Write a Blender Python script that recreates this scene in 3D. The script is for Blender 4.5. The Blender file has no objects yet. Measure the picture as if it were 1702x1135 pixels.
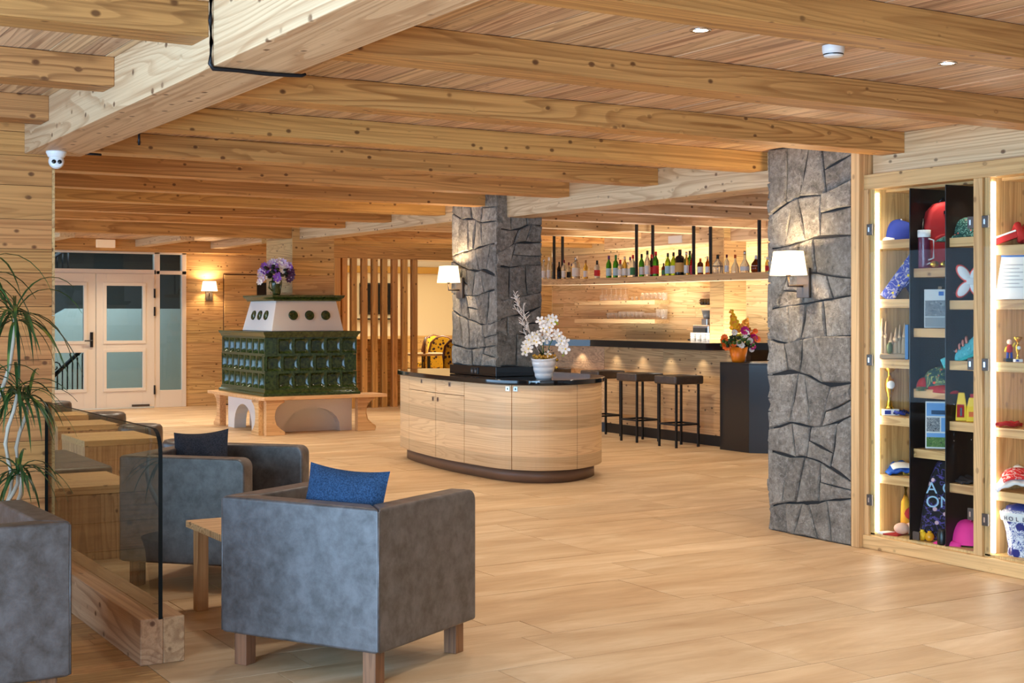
import bpy, math, random
from mathutils import Vector, Matrix
R = random.Random(11)
SC = bpy.context.scene
COL = SC.collection
pi = math.pi

# ------------------------------------------------------------------ camera, world, light, exposure
HCAM = 1.5
FPX = math.sqrt(1381 * 3817)          # focal length in pixels of a 1702 px wide frame
ANG = math.atan2(1381, FPX)
CS, SN = math.sin(ANG), math.cos(ANG)
CS, SN = 0.51544, 0.85693
cd = bpy.data.cameras.new('camera'); cam = bpy.data.objects.new('camera', cd); COL.objects.link(cam)
cam.location = (0, 0, HCAM)
cam.rotation_euler = (pi / 2, 0, -math.atan2(CS, SN))
cd.sensor_width = 36; cd.lens = FPX / 1702 * 36; cd.shift_y = -47.5 / 1702
cd.clip_end = 200
SC.camera = cam
SC.view_settings.view_transform = 'Standard'; SC.view_settings.look = 'None'
SC.view_settings.exposure = 0.0; SC.view_settings.gamma = 1; SC.view_settings.use_curve_mapping = False
SC.cycles.max_bounces = 8; SC.cycles.diffuse_bounces = 5; SC.cycles.glossy_bounces = 4
SC.cycles.transmission_bounces = 6; SC.cycles.transparent_max_bounces = 40
SC.cycles.use_denoising = True
SC.cycles.sample_clamp_indirect = 4; SC.cycles.caustics_reflective = False; SC.cycles.caustics_refractive = False
w = bpy.data.worlds.new('sky'); SC.world = w; w.use_nodes = True
w.node_tree.nodes['Background'].inputs[0].default_value = (0.62, 0.78, 1.0, 1)
w.node_tree.nodes['Background'].inputs[1].default_value = .5

def light(name, kind, loc, power, col, rot=(0, 0, 0), **k):
    d = bpy.data.lights.new(name, kind); d.energy = power; d.color = col
    for a, v in k.items(): setattr(d, a, v)
    o = bpy.data.objects.new(name, d); COL.objects.link(o); o.location = loc; o.rotation_euler = rot
    return o
DAY = (0.40, 0.67, 1.0); WARM = (1.0, 0.88, 0.69); WARMW = (1.0, 0.92, 0.80)
# daylight through the window walls (left side and behind the camera)
light('daylight_left', 'AREA', (-3.0, 1.2, 1.25), 1150, DAY, (0, -pi / 2, 0), shape='RECTANGLE', size=2.4, size_y=8.0)
light('daylight_far_left', 'AREA', (-3.0, 15.2, 1.3), 600, DAY, (0, -pi / 2, 0), shape='RECTANGLE', size=2.3, size_y=12.4)
light('daylight_behind', 'AREA', (2.5, -2.8, 1.2), 40, (0.78, 0.88, 1.0), (pi / 2, 0, 0), shape='RECTANGLE', size=9, size_y=2.0)

# ------------------------------------------------------------------ geometry from the photograph's perspective
def P(px, py, X=None, Y=None, Z=None):
    t = (px - 851) / FPX; u = (520 - py) / FPX
    ax = SN * t + CS; ay = -CS * t + SN
    if X is not None: D = X / ax
    elif Y is not None: D = Y / ay
    else: D = (Z - HCAM) / u
    return (D * ax, D * ay, HCAM + D * u)

# ------------------------------------------------------------------ mesh helpers
class MB:
    def __init__(s): s.v = []; s.f = []; s.sm = []; s.mi = []
    def add(s, vs, fs, smooth=False, mi=0):
        n = len(s.v); s.v += [tuple(v) for v in vs]
        for f in fs: s.f.append([n + i for i in f]); s.sm.append(smooth); s.mi.append(mi)
        return s
    def box(s, x0, x1, y0, y1, z0, z1, mi=0, m=None):
        vs = [(x, y, z) for z in (z0, z1) for y in (y0, y1) for x in (x0, x1)]
        if m is not None: vs = [m @ Vector(v) for v in vs]
        return s.add(vs, [(0, 2, 3, 1), (4, 5, 7, 6), (0, 1, 5, 4), (2, 6, 7, 3), (0, 4, 6, 2), (1, 3, 7, 5)], False, mi)
    def prism(s, poly, z0, z1, mi=0, m=None, smooth=False):
        n = len(poly)
        vs = [(x, y, z0) for x, y in poly] + [(x, y, z1) for x, y in poly]
        if m is not None: vs = [m @ Vector(v) for v in vs]
        s.add(vs, [tuple(range(n))[::-1], tuple(range(n, 2 * n))], False, mi)
        k = len(s.v) - 2 * n
        for i in range(n):
            j = (i + 1) % n
            s.f.append([k + i, k + j, k + n + j, k + n + i]); s.sm.append(smooth); s.mi.append(mi)
        return s
    def lathe(s, prof, seg=20, c=(0, 0, 0), mi=0, m=None, smooth=True, caps=True, sx=1, sy=1):
        vs = []
        for r, z in prof:
            for i in range(seg):
                a = 2 * pi * i / seg; vs.append((c[0] + r * math.cos(a) * sx, c[1] + r * math.sin(a) * sy, c[2] + z))
        if m is not None: vs = [m @ Vector(v) for v in vs]
        fs = []
        for k in range(len(prof) - 1):
            for i in range(seg):
                j = (i + 1) % seg; fs.append((k * seg + i, k * seg + j, (k + 1) * seg + j, (k + 1) * seg + i))
        if caps:
            fs.append(tuple(range(seg))[::-1]); b = (len(prof) - 1) * seg; fs.append(tuple(range(b, b + seg)))
        return s.add(vs, fs, smooth, mi)
    def tube(s, pts, r, seg=8, mi=0, rr=None):
        pts = [Vector(p) for p in pts]; n = len(pts); vs = []
        up = Vector((0, 0, 1))
        for i, p in enumerate(pts):
            d = (pts[min(i + 1, n - 1)] - pts[max(i - 1, 0)]).normalized()
            a = d.cross(up)
            if a.length < 1e-3: a = d.cross(Vector((1, 0, 0)))
            a.normalize(); b = d.cross(a)
            q = rr[i] if rr else r
            for k in range(seg):
                t = 2 * pi * k / seg; vs.append(p + a * math.cos(t) * q + b * math.sin(t) * q)
        fs = [tuple(range(seg)), tuple(range((n - 1) * seg, n * seg))[::-1]]
        for i in range(n - 1):
            for k in range(seg):
                j = (k + 1) % seg; fs.append((i * seg + k, (i + 1) * seg + k, (i + 1) * seg + j, i * seg + j))
        return s.add(vs, fs, True, mi)
    def sphere(s, c, r, seg=12, ring=8, mi=0, m=None):
        rx, ry, rz = r if isinstance(r, tuple) else (r, r, r)
        prof = [(max(1e-4, math.sin(pi * k / ring)), -math.cos(pi * k / ring)) for k in range(ring + 1)]
        vs = []
        for q, z in prof:
            for i in range(seg):
                a = 2 * pi * i / seg; vs.append((c[0] + q * math.cos(a) * rx, c[1] + q * math.sin(a) * ry, c[2] + z * rz))
        if m is not None: vs = [m @ Vector(v) for v in vs]
        fs = [(k * seg + i, k * seg + (i + 1) % seg, (k + 1) * seg + (i + 1) % seg, (k + 1) * seg + i) for k in range(ring) for i in range(seg)]
        return s.add(vs, fs, True, mi)
    def grid(s, fn, nu, nv, mi=0, smooth=True):
        vs = [fn(i / nu, j / nv) for j in range(nv + 1) for i in range(nu + 1)]
        fs = [(j * (nu + 1) + i, j * (nu + 1) + i + 1, (j + 1) * (nu + 1) + i + 1, (j + 1) * (nu + 1) + i) for j in range(nv) for i in range(nu)]
        return s.add(vs, fs, smooth, mi)
    def mesh(s, name, mats):
        me = bpy.data.meshes.new(name); me.from_pydata(s.v, [], s.f)
        for m in (mats if isinstance(mats, (list, tuple)) else [mats]): me.materials.append(m)
        me.polygons.foreach_set('use_smooth', s.sm); me.polygons.foreach_set('material_index', s.mi)
        me.update(); return me
    def build(s, name, mats, parent=None, bevel=0, seg=2, loc=None, sub=0, solid=0):
        o = bpy.data.objects.new(name, s.mesh(name, mats)); COL.objects.link(o)
        if parent: o.parent = parent
        if loc: o.location = loc
        if solid: m = o.modifiers.new('t', 'SOLIDIFY'); m.thickness = solid; m.offset = 0
        if bevel:
            m = o.modifiers.new('b', 'BEVEL'); m.width = bevel; m.segments = seg; m.limit_method = 'ANGLE'; m.angle_limit = 0.6
            for p in o.data.polygons: p.use_smooth = True
            m2 = o.modifiers.new('w', 'WEIGHTED_NORMAL'); m2.keep_sharp = False
        if sub: m = o.modifiers.new('s', 'SUBSURF'); m.levels = sub; m.render_levels = sub
        return o
def B(*a): return MB().box(*a)
def tag(o, label=None, cat=None, group=None, kind=None):
    if label: o['label'] = label
    if cat: o['category'] = cat
    if group: o['group'] = group
    if kind: o['kind'] = kind
    return o
def thing(name, label, cat, loc=(0, 0, 0), rz=0, group=None, kind=None):
    o = bpy.data.objects.new(name, None); COL.objects.link(o); o.location = loc; o.rotation_euler = (0, 0, rz)
    o.empty_display_size = .1
    return tag(o, label, cat, group, kind)
def dup(root, loc, rz=0, label=None, group=None, scale=None):
    def cp(o, par):
        c = o.copy(); COL.objects.link(c)
        if par: c.parent = par
        for ch in [x for x in KIDS.get(o.name, [])]: cp(ch, c)
        return c
    KIDS = {}
    def walk(o):
        KIDS[o.name] = list(o.children)
        for c in o.children: walk(c)
    walk(root)
    r = cp(root, None); r.location = loc; r.rotation_euler = (0, 0, rz)
    if scale: r.scale = scale
    if label: r['label'] = label
    if group: r['group'] = group
    return r
_unit = {}
def piece(name, mat, x0, x1, y0, y1, z0, z1, parent=None):
    """box piece sharing one unit cube mesh per material"""
    if mat.name not in _unit: _unit[mat.name] = B(-.5, .5, -.5, .5, -.5, .5).mesh('piece_' + mat.name, mat)
    o = bpy.data.objects.new(name, _unit[mat.name]); COL.objects.link(o)
    if parent: o.parent = parent
    o.location = ((x0 + x1) / 2, (y0 + y1) / 2, (z0 + z1) / 2); o.scale = (x1 - x0, y1 - y0, z1 - z0)
    return o

# ------------------------------------------------------------------ materials
class NT:
    def __init__(s, name):
        s.m = bpy.data.materials.new(name); s.m.use_nodes = True; s.t = s.m.node_tree
        s.b = s.t.nodes['Principled BSDF']
    def n(s, typ, **k):
        nd = s.t.nodes.new(typ)
        for a, v in k.items():
            if a.startswith('i_'): nd.inputs[int(a[2:])].default_value = v
            else: setattr(nd, a, v)
        return nd
    def l(s, a, b): s.t.links.new(a, b)
    def math(s, op, a, b=None, c=None, clamp=False):
        nd = s.n('ShaderNodeMath', operation=op); nd.use_clamp = clamp
        for i, v in enumerate((a, b, c)):
            if v is None: continue
            if isinstance(v, (int, float)): nd.inputs[i].default_value = v
            else: s.l(v, nd.inputs[i])
        return nd.outputs[0]
    def mix(s, f, a, b, mode='MIX'):
        nd = s.n('ShaderNodeMix', data_type='RGBA', blend_type=mode)
        for i, v in ((0, f), (6, a), (7, b)):
            if isinstance(v, (int, float)): nd.inputs[i].default_value = v
            elif isinstance(v, tuple): nd.inputs[i].default_value = (*v[:3], 1)
            else: s.l(v, nd.inputs[i])
        return nd.outputs[2]
    def ramp(s, f, stops, interp='LINEAR'):
        nd = s.n('ShaderNodeValToRGB'); r = nd.color_ramp; r.interpolation = interp
        while len(r.elements) < len(stops): r.elements.new(0.5)
        for e, (p, c) in zip(r.elements, stops):
            e.position = p; e.color = (*c[:3], 1) if isinstance(c, tuple) else (c, c, c, 1)
        s.l(f, nd.inputs[0]); return nd.outputs[0]
    def coords(s, world=True, off=True):
        if world: v = s.n('ShaderNodeNewGeometry').outputs['Position']
        else: v = s.n('ShaderNodeTexCoord').outputs['Object']
        r = s.n('ShaderNodeObjectInfo').outputs['Random']
        if off:
            sc = s.n('ShaderNodeCombineXYZ'); s.l(s.math('MULTIPLY', r, 41.0), sc.inputs[0]); s.l(s.math('MULTIPLY', r, 67.0), sc.inputs[1]); s.l(s.math('MULTIPLY', r, 93.0), sc.inputs[2])
            a = s.n('ShaderNodeVectorMath', operation='ADD'); s.l(v, a.inputs[0]); s.l(sc.outputs[0], a.inputs[1]); v = a.outputs[0]
        return v, r
    def scale(s, v, sc):
        a = s.n('ShaderNodeVectorMath', operation='MULTIPLY'); s.l(v, a.inputs[0]); a.inputs[1].default_value = sc; return a.outputs[0]
    def noise(s, v, scale=5, detail=2, rough=.5, dist=0):
        n = s.n('ShaderNodeTexNoise'); n.inputs['Scale'].default_value = scale; n.inputs['Detail'].default_value = detail
        n.inputs['Roughness'].default_value = rough; n.inputs['Distortion'].default_value = dist; s.l(v, n.inputs['Vector']); return n.outputs['Fac']
    def bump(s, h, strength=.3, dist=.01):
        b = s.n('ShaderNodeBump'); b.inputs['Strength'].default_value = strength; b.inputs['Distance'].default_value = dist
        s.l(h, b.inputs['Height']); s.l(b.outputs[0], s.b.inputs['Normal'])
    def out(s, col=None, rough=.5, metal=0, spec=.5):
        if col is not None:
            if isinstance(col, tuple): s.b.inputs['Base Color'].default_value = (*col[:3], 1)
            else: s.l(col, s.b.inputs['Base Color'])
        if isinstance(rough, (int, float)): s.b.inputs['Roughness'].default_value = rough
        else: s.l(rough, s.b.inputs['Roughness'])
        s.b.inputs['Metallic'].default_value = metal; s.b.inputs['Specular IOR Level'].default_value = spec
        return s.m
def sr(r, g, b):  # sRGB 0-255 to linear
    f = lambda c: ((c / 255 + .055) / 1.055) ** 2.4 if c > 10 else c / 255 / 12.92
    return (f(r), f(g), f(b))
def plain(name, c, rough=.5, metal=0, spec=.5, emit=None, es=0, alpha=None, coat=0):
    t = NT(name); t.out(c, rough, metal, spec)
    if emit: t.b.inputs['Emission Color'].default_value = (*emit, 1); t.b.inputs['Emission Strength'].default_value = es
    if coat: t.b.inputs['Coat Weight'].default_value = coat; t.b.inputs['Coat Roughness'].default_value = .05
    return t.m
def wood(name, axis, light, dark, world=True, ring=9, var=.22, knot=1.0, rough=.5, across=5.5, along=.3, kscale=12.0, knotc=sr(84, 46, 24), spec=.35, grain=1.0):
    t = NT(name); v, rnd = t.coords(world)
    ax = 'XYZ'.index(axis)
    sc = [across, across, across]; sc[ax] = along
    kd = [kscale] * 3; kd[ax] = kscale * .7
    vo = t.n('ShaderNodeTexVoronoi'); t.l(t.scale(v, tuple(kd)), vo.inputs['Vector']); vo.inputs['Scale'].default_value = 1.0
    d = vo.outputs['Distance']
    infl = t.math('POWER', 2.718, t.math('MULTIPLY', d, -11.0))
    base = t.noise(t.scale(v, tuple(sc)), 1.0, 1.0, .4, 0)
    wv = [14.0] * 3; wv[ax] = 2.2
    wob = t.noise(t.scale(v, tuple(wv)), 1.0, 1.0, .5)
    f = t.math('ADD', t.math('MULTIPLY', base, ring * 2.2), t.math('ADD', t.math('MULTIPLY', infl, 1.2 * knot), t.math('MULTIPLY', wob, .35)))
    fr = t.math('FRACT', f)
    line = t.ramp(fr, [(0.0, 0.0), (.5, .10), (.86, 1.0), (.95, .8), (1.0, 0.0)])
    fine = [230.0] * 3; fine[ax] = 2.5
    fn = t.noise(t.scale(v, tuple(fine)), 1.0, 1, .5)
    med = [42.0] * 3; med[ax] = .55
    mn = t.noise(t.scale(v, tuple(med)), 1.0, 2, .6)
    big = [3.0] * 3; big[ax] = .5
    bn = t.noise(t.scale(v, tuple(big)), 1.0, 2, .5)
    patch = t.math('MULTIPLY', t.math('SUBTRACT', bn, .24), 2.6, clamp=True)
    c = t.mix(t.math('MULTIPLY', t.math('MULTIPLY', line, patch), .66 * grain, clamp=True), light, dark)
    c = t.mix(t.math('MULTIPLY', t.math('SUBTRACT', mn, .46), 2.1 * grain, clamp=True), c, dark)
    c = t.mix(t.math('MULTIPLY', t.math('SUBTRACT', fn, .45), .8, clamp=True), c, dark)
    if knot > 0:
        km = t.ramp(d, [(0.0, 1.0), (.11, .85), (.18, .0)])
        cl = t.noise(v, 1.7, 1, .5); cm = t.math('MULTIPLY', t.math('SUBTRACT', cl, .40), 12.0, clamp=True)
        c = t.mix(t.math('MULTIPLY', t.math('MULTIPLY', km, cm), .9 * knot), c, knotc)
    val = t.math('ADD', t.math('MULTIPLY', rnd, var * 2), 1 - var)
    hs = t.n('ShaderNodeHueSaturation'); t.l(c, hs.inputs['Color']); t.l(val, hs.inputs['Value'])
    t.l(t.math('ADD', t.math('MULTIPLY', t.math('FRACT', t.math('MULTIPLY', rnd, 7.31)), .012), .496), hs.inputs['Hue'])
    t.bump(t.math('ADD', line, mn), .10, .003)
    return t.out(hs.outputs[0], rough, 0, spec)
LL, LD = sr(222, 186, 138), sr(156, 108, 66)
WX = wood('larch_x', 'X', LL, LD); WY = wood('larch_y', 'Y', LL, LD); WZ = wood('larch_z', 'Z', LL, LD)
# honey coloured joists
JX = wood('joist_larch', 'X', sr(214, 162, 96), sr(136, 84, 38), var=.08, kscale=13)
JXB = wood('bar_lit_joist_larch', 'X', sr(234, 202, 156), sr(184, 136, 88), var=.05, kscale=13)  # same joist wood, the bar's brightness put into a paler colour
JXD = wood('stub_shaded_joist_larch', 'X', sr(190, 136, 82), sr(116, 72, 38), var=.08, grain=1.2)  # same joist wood, darkened in colour to offset the strong daylight
BY = wood('beam_larch', 'Y', sr(222, 190, 148), sr(166, 122, 82), var=.05, across=4.6)
CY = wood('ceiling_larch', 'Y', sr(228, 192, 152), sr(140, 96, 70), var=.13, across=9, along=.25, knot=.4, ring=5, grain=1.25)
WALLX = wood('wall_plank_larch', 'X', sr(224, 184, 124), sr(152, 106, 58), var=.12)
WALLY = wood('wall_plank_larch_y', 'Y', sr(222, 180, 124), sr(156, 106, 60), var=.12)
VENX = wood('veneer_larch', 'Y', sr(226, 188, 142), sr(176, 126, 82), world=True, var=.05, knot=.5)
VZ = wood('cabinet_larch', 'Z', sr(224, 184, 126), sr(164, 118, 68), var=.05, knot=.5)
OBX = wood('object_larch_x', 'X', LL, LD, world=False, var=.06)
OBZ = wood('object_larch_z', 'Z', sr(206, 160, 112), sr(142, 96, 60), world=False, var=.08, across=6)
BENCH = wood('bench_wood', 'X', sr(228, 186, 134), sr(184, 132, 84), world=False, var=.02, knot=.2)
OAKX = wood('oak_floor_x', 'X', sr(196, 152, 102), sr(140, 96, 58), var=.18, across=8, along=.5, knot=.25, rough=.4)
DARKW = wood('walnut_legs', 'Z', sr(140, 96, 66), sr(84, 54, 36), world=False, var=.05, knot=0, across=8)
SLATW = wood('slat_larch', 'Z', sr(222, 166, 98), sr(166, 108, 54), var=.1, across=6)

def mk_tile():
    t = NT('travertine'); v, r = t.coords(True)
    n1 = t.noise(t.scale(v, (.7, 2.6, 1)), 1.6, 5, .62, .6); n2 = t.noise(t.scale(v, (1.3, 6.5, 1)), 1.5, 6, .65, .8); n3 = t.noise(v, 60, 3)
    c = t.ramp(n1, [(.3, sr(178, 144, 106)), (.52, sr(200, 170, 132)), (.72, sr(217, 192, 158))])
    c = t.mix(t.math('MULTIPLY', t.math('SUBTRACT', n2, .5), 2.0, clamp=True), c, sr(186, 150, 108))
    hs = t.n('ShaderNodeHueSaturation'); t.l(c, hs.inputs['Color']); t.l(t.math('ADD', t.math('MULTIPLY', r, .14), .93), hs.inputs['Value'])
    t.bump(t.math('ADD', n1, t.math('MULTIPLY', n3, .3)), .06, .004)
    return t.out(hs.outputs[0], t.math('ADD', t.math('MULTIPLY', n2, .18), .40), 0, .4)
TILE = mk_tile()
def mk_stone():
    t = NT('grey_limestone'); v, r = t.coords(True)
    n1 = t.noise(v, 5, 6, .65, .4); n2 = t.noise(v, 28, 6, .7); n3 = t.noise(v, 2.4, 4, .6, 1.2)
    c = t.ramp(n1, [(.28, sr(100, 95, 87)), (.5, sr(140, 134, 123)), (.75, sr(176, 169, 156))])
    vein = t.ramp(n3, [(.485, 0.), (.5, 1.), (.512, 0.)])
    c = t.mix(t.math('MULTIPLY', vein, .22), c, sr(214, 208, 200))
    c = t.mix(t.math('MULTIPLY', t.math('SUBTRACT', n2, .52), 4, clamp=True), c, sr(190, 184, 174)); c = t.mix(t.math('MULTIPLY', t.math('SUBTRACT', .46, n2), 5, clamp=True), c, sr(78, 74, 68))
    hs = t.n('ShaderNodeHueSaturation'); t.l(c, hs.inputs['Color']); t.l(t.math('ADD', t.math('MULTIPLY', r, .36), .8), hs.inputs['Value'])
    t.bump(t.math('ADD', n1, t.math('MULTIPLY', n2, .8)), 1.0, .035)
    return t.out(hs.outputs[0], .7, 0, .4)
STONE = mk_stone()
def mk_leather(name, a, b, rough=.45, coat=.45):
    t = NT(name); v, r = t.coords(False)
    n1 = t.noise(v, 15, 6, .66, .2); n2 = t.noise(v, 420, 2)
    c = t.ramp(n1, [(.35, a), (.66, b)])
    t.bump(n2, .12, .001)
    t.b.inputs['Coat Weight'].default_value = coat; t.b.inputs['Coat Roughness'].default_value = .40; t.b.inputs['Coat IOR'].default_value = 1.33
    return t.out(c, t.math('ADD', t.math('MULTIPLY', n1, -.22), rough + .12), 0, .8)
LEATHER = mk_leather('grey_brown_leather', sr(52, 45, 41), sr(88, 84, 84))
LEATHERD = mk_leather('dark_brown_leather', sr(50, 40, 34), sr(70, 58, 50), .42, .2)
def mk_fabric(name, a, b):
    t = NT(name); v, r = t.coords(False)
    n = t.noise(v, 160, 3, .7); c = t.ramp(n, [(.35, a), (.65, b)]); t.bump(n, .5, .003); return t.out(c, .9, 0, .2)
DENIM = mk_fabric('blue_wool', sr(20, 40, 64), sr(52, 80, 112)); CHAR = mk_fabric('charcoal_wool', sr(34, 34, 40), sr(58, 58, 66))
def mk_glaze():
    t = NT('green_glaze'); v, r = t.coords(False)
    n = t.noise(v, 30, 3); c = t.ramp(n, [(.3, sr(24, 44, 18)), (.7, sr(62, 80, 36))])
    m = t.out(c, .14, 0, .6); return m
GLAZE = mk_glaze()
def mk_steel(name, c, rough=.42, spec=.5):
    t = NT(name); v, r = t.coords(True, False); n = t.noise(v, 3, 4, .6, .5)
    return t.out(t.ramp(n, [(.3, tuple(x * .8 for x in c)), (.7, tuple(x * 1.2 for x in c))]), t.math('ADD', t.math('MULTIPLY', n, .15), rough - .08), .35, spec)
STEEL = mk_steel('black_steel', sr(40, 36, 34), .36)
STEELB = plain('blackened_steel_fascia', sr(26, 24, 24), .35, 0, .3, coat=1); STEELB.node_tree.nodes['Principled BSDF'].inputs['Coat Roughness'].default_value = .09; STEELB.node_tree.nodes['Principled BSDF'].inputs['Coat IOR'].default_value = 1.33
GRANITE = plain('black_granite', sr(16, 16, 18), .08, 0, .6)
PLASTER = plain('white_plaster', sr(232, 228, 222), .85)
CREAM = plain('cream_plaster', sr(240, 228, 200), .85)
PAINT = plain('cream_door_paint', sr(234, 220, 200), .4)
IRON = plain('wrought_iron', sr(34, 34, 38), .45, .6)
IRON2 = plain('black_iron_rod', sr(30, 32, 36), .4, .3)
WHITE = plain('white_plastic', sr(232, 232, 230), .35)
DARKP = plain('dark_plastic', sr(20, 20, 22), .3)
SHADE = plain('lamp_shade', sr(250, 226, 184), .8, emit=(1, .80, .52), es=2.2)
GLOW = plain('lamp_bulb', (1, 1, 1), .5, emit=(1, .86, .66), es=14)
LED = plain('led_strip', (1, 1, 1), .5, emit=(1, .95, .84), es=16)
PEWTER = plain('bronze_metal', sr(92, 84, 78), .4, .7)
CHROME = plain('chrome', sr(200, 200, 205), .2, 1)
CORE = plain('joint_shadow_gap', sr(70, 46, 26), .9)
MORTAR = plain('dark_mortar', sr(46, 44, 42), .95)
GROUT = plain('tile_grout', sr(116, 88, 62), .9)
def mk_glass(name, tint, rough=.0, glass=1.0, glint=0):
    """clear pane: mostly transparent, with a mirror-like surface reflection"""
    t = NT(name); tr = t.n('ShaderNodeBsdfTransparent'); tr.inputs[0].default_value = (*tint, 1)
    gl = t.n('ShaderNodeBsdfGlossy'); gl.inputs['Roughness'].default_value = rough
    lw = t.n('ShaderNodeLayerWeight'); lw.inputs[0].default_value = .5; fz = t.math('ADD', t.math('MULTIPLY', t.math('POWER', lw.outputs['Facing'], 4.0), .8), .045)
    bf = t.n('ShaderNodeNewGeometry').outputs['Backfacing']
    mx = t.n('ShaderNodeMixShader'); t.l(t.math('MULTIPLY', t.math('MULTIPLY', fz, t.math('SUBTRACT', 1.0, bf)), glass, clamp=True), mx.inputs[0]); t.l(tr.outputs[0], mx.inputs[1]); t.l(gl.outputs[0], mx.inputs[2])
    o = mx.outputs[0]
    if glint:  # white diffuse mixed in as a painted highlight on the glass
        df = t.n('ShaderNodeBsdfDiffuse'); df.inputs[0].default_value = (.9, .9, .88, 1); m3 = t.n('ShaderNodeMixShader'); m3.inputs[0].default_value = glint; t.l(o, m3.inputs[1]); t.l(df.outputs[0], m3.inputs[2]); o = m3.outputs[0]
    t.l(o, t.t.nodes['Material Output'].inputs[0]); return t.m
PANE = mk_glass('clear_pane', (.95, .97, .96), glass=.22); PANEG = mk_glass('partition_pane', (.84, .85, .81), glass=1.0); GLASSW = mk_glass('glassware', (.985, .99, .99), glass=1.2, glint=.10)
PANED = mk_glass('door_pane', (.62, .68, .67), glass=.8)
def tint_glass(name, c, rough=.05):
    t = NT(name); t.out(c, rough, 0, .7); t.b.inputs['Transmission Weight'].default_value = .75; t.b.inputs['IOR'].default_value = 1.3; return t.m

# ------------------------------------------------------------------ the setting
ZC = 2.63
def structure(name, label, cat, mb, mats, bevel=0):
    return tag(mb.build(name, mats, None, bevel), label, cat, None, 'structure')

floor = structure('floor', 'beige travertine tiled floor running through the whole hotel lobby', 'floor', B(-3.2, 13, -3, 28, -.12, -.012), GROUT)
# tile rows follow the multi-width pattern 60 / 45 / 30 cm, joints across the room are staggered
rows = []; y = 4.40
while y > -2.6: y -= 1.35
k = 0
while y < 27:
    wd = (.6, .45, .3)[k % 3]; rows.append((y, y + wd, k)); y += wd; k += 1
tiles = []
for y0, y1, k in rows:
    x = -3.2 - R.random() * 1.1
    if abs(y0 - 5.0) < .01: x = 3.93 - 8 * 1.2 + .0
    while x < 13:
        x0, x1 = max(x, -3.2), min(x + (1.2 if R.random() < .75 else .6), 13)
        x = x1 if x1 < 13 else 99
        if y1 > 8.0 or x1 > 1.7:
            if y1 <= 8.02 and x0 < 1.7: x0 = 1.7
            if y0 < 8.0 < y1 and x0 < 1.7: pass
            if x1 - x0 > .02: tiles.append((x0 + .002, x1 - .002, y0 + .002, y1 - .002, R.uniform(-.001, 0)))
def visscore(t):
    cx, cy = (t[0] + t[1]) / 2, (t[2] + t[3]) / 2
    D = CS * cx + SN * cy; s = SN * cx - CS * cy
    if D < 3.6 or abs(s / D) > .40: return 1e3 + D
    if s / D > .02 and cx > 6.5 and cy < 6.5: return 1e3
    return D
tiles.sort(key=visscore)
near, far = tiles[:285], tiles[285:]
for t in near: piece('tile', TILE, t[0], t[1], t[2], t[3], -.015, t[4], floor)
mb = MB()
for t in far: mb.box(t[0], t[1], t[2], t[3], -.015, t[4])
tag(mb.build('far_tiles', TILE, floor), kind='stuff')

# oak boards left of the glass partition
wf = structure('floor_left', 'oak parquet floor left of the glass partition', 'floor', B(-3.2, 1.699, -3, 8.0, -.11, -.006), CORE)
y = 2.6; cnt = 0; mb = MB()
while y < 8.0:
    x = -3.2 - R.random() * .9
    while x < 1.69:
        x0, x1 = max(x, -3.2), min(x + 1.0, 1.699); x += 1.0
        if x1 - x0 < .03: continue
        if x1 > -1.2 and y > 3: piece('board', OAKX, x0 + .001, x1 - .001, y + .001, min(y + .119, 8.0), -.01, R.uniform(-.0008, .0), wf); cnt += 1
        else: mb.box(x0 + .001, x1 - .001, y + .001, min(y + .119, 8.), -.01, 0)
    y += .12
for i in range(46):
    mb.box(-3.2, 1.699, -3 + i * .12 + .001, -3 + i * .12 + .119, -.01, -.0005)
tag(mb.build('far_boards', OAKX, wf), kind='stuff')

# ceiling: boards running away from the camera, joists crossing them
ceil = structure('ceiling', 'larch board ceiling above the lobby and bar', 'ceiling', B(-3.2, 13, -3, 20.05, ZC + .025, ZC + .12), CORE)
x = -3.2; i = 0
mb = MB()
while x < 13:
    for (ya, yb) in ((-3, 9.6), (9.6, 21.7)):
        dz = R.uniform(0, .003)
        if x > -1.2 and (x < 9.9): piece('board', CY, x + .0015, x + .1185, ya + .001, yb - .001, ZC + dz, ZC + .025, ceil)
        else: mb.box(x + .0015, x + .1185, ya + .001, yb - .001, ZC + dz, ZC + .025)
    x += .12
tag(mb.build('far_boards', CY, ceil), kind='stuff')
structure('ceiling_dining', 'plain cream ceiling of the dining room behind the slats', 'ceiling', B(8, 17, 20.05, 28, ZC, ZC + .1), CREAM)
structure('floor_dining', 'wooden floor strip of the dining room', 'floor', B(13, 17, 18.7, 28, -.1, 0), TILE)

ORD = ['first', 'second', 'third', 'fourth', 'fifth', 'sixth', 'seventh', 'eighth', 'ninth', 'tenth', 'eleventh', 'twelfth', 'thirteenth']
JY = [2.54, 3.80, 5.05, 6.32, 7.59, 8.86, 10.12, 11.38, 12.65, 13.9, 15.13]
for n, yf in enumerate(JY):
    y0, y1 = yf - .19, yf
    if yf < 8:
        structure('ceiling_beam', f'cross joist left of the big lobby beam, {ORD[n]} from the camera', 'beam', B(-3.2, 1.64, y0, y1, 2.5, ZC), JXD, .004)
    xe = 6.55 if yf < 11 else (6.45 if yf < 11.8 else 6.7)
    structure('ceiling_beam', f'long honey joist over the lobby floor, {ORD[n]} from the camera', 'beam', B(1.95 if yf < 8 else -3.2, xe, y0, y1, 2.5, ZC), JX, .004)
    if yf > 6.4:
        structure('ceiling_beam', f'joist over the bar side, {ORD[n - 4]} beyond the display cabinet', 'beam', B(6.83 if yf < 11.8 else 6.98, 12.0, y0, y1, 2.5, ZC), JXB, .004)
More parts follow.
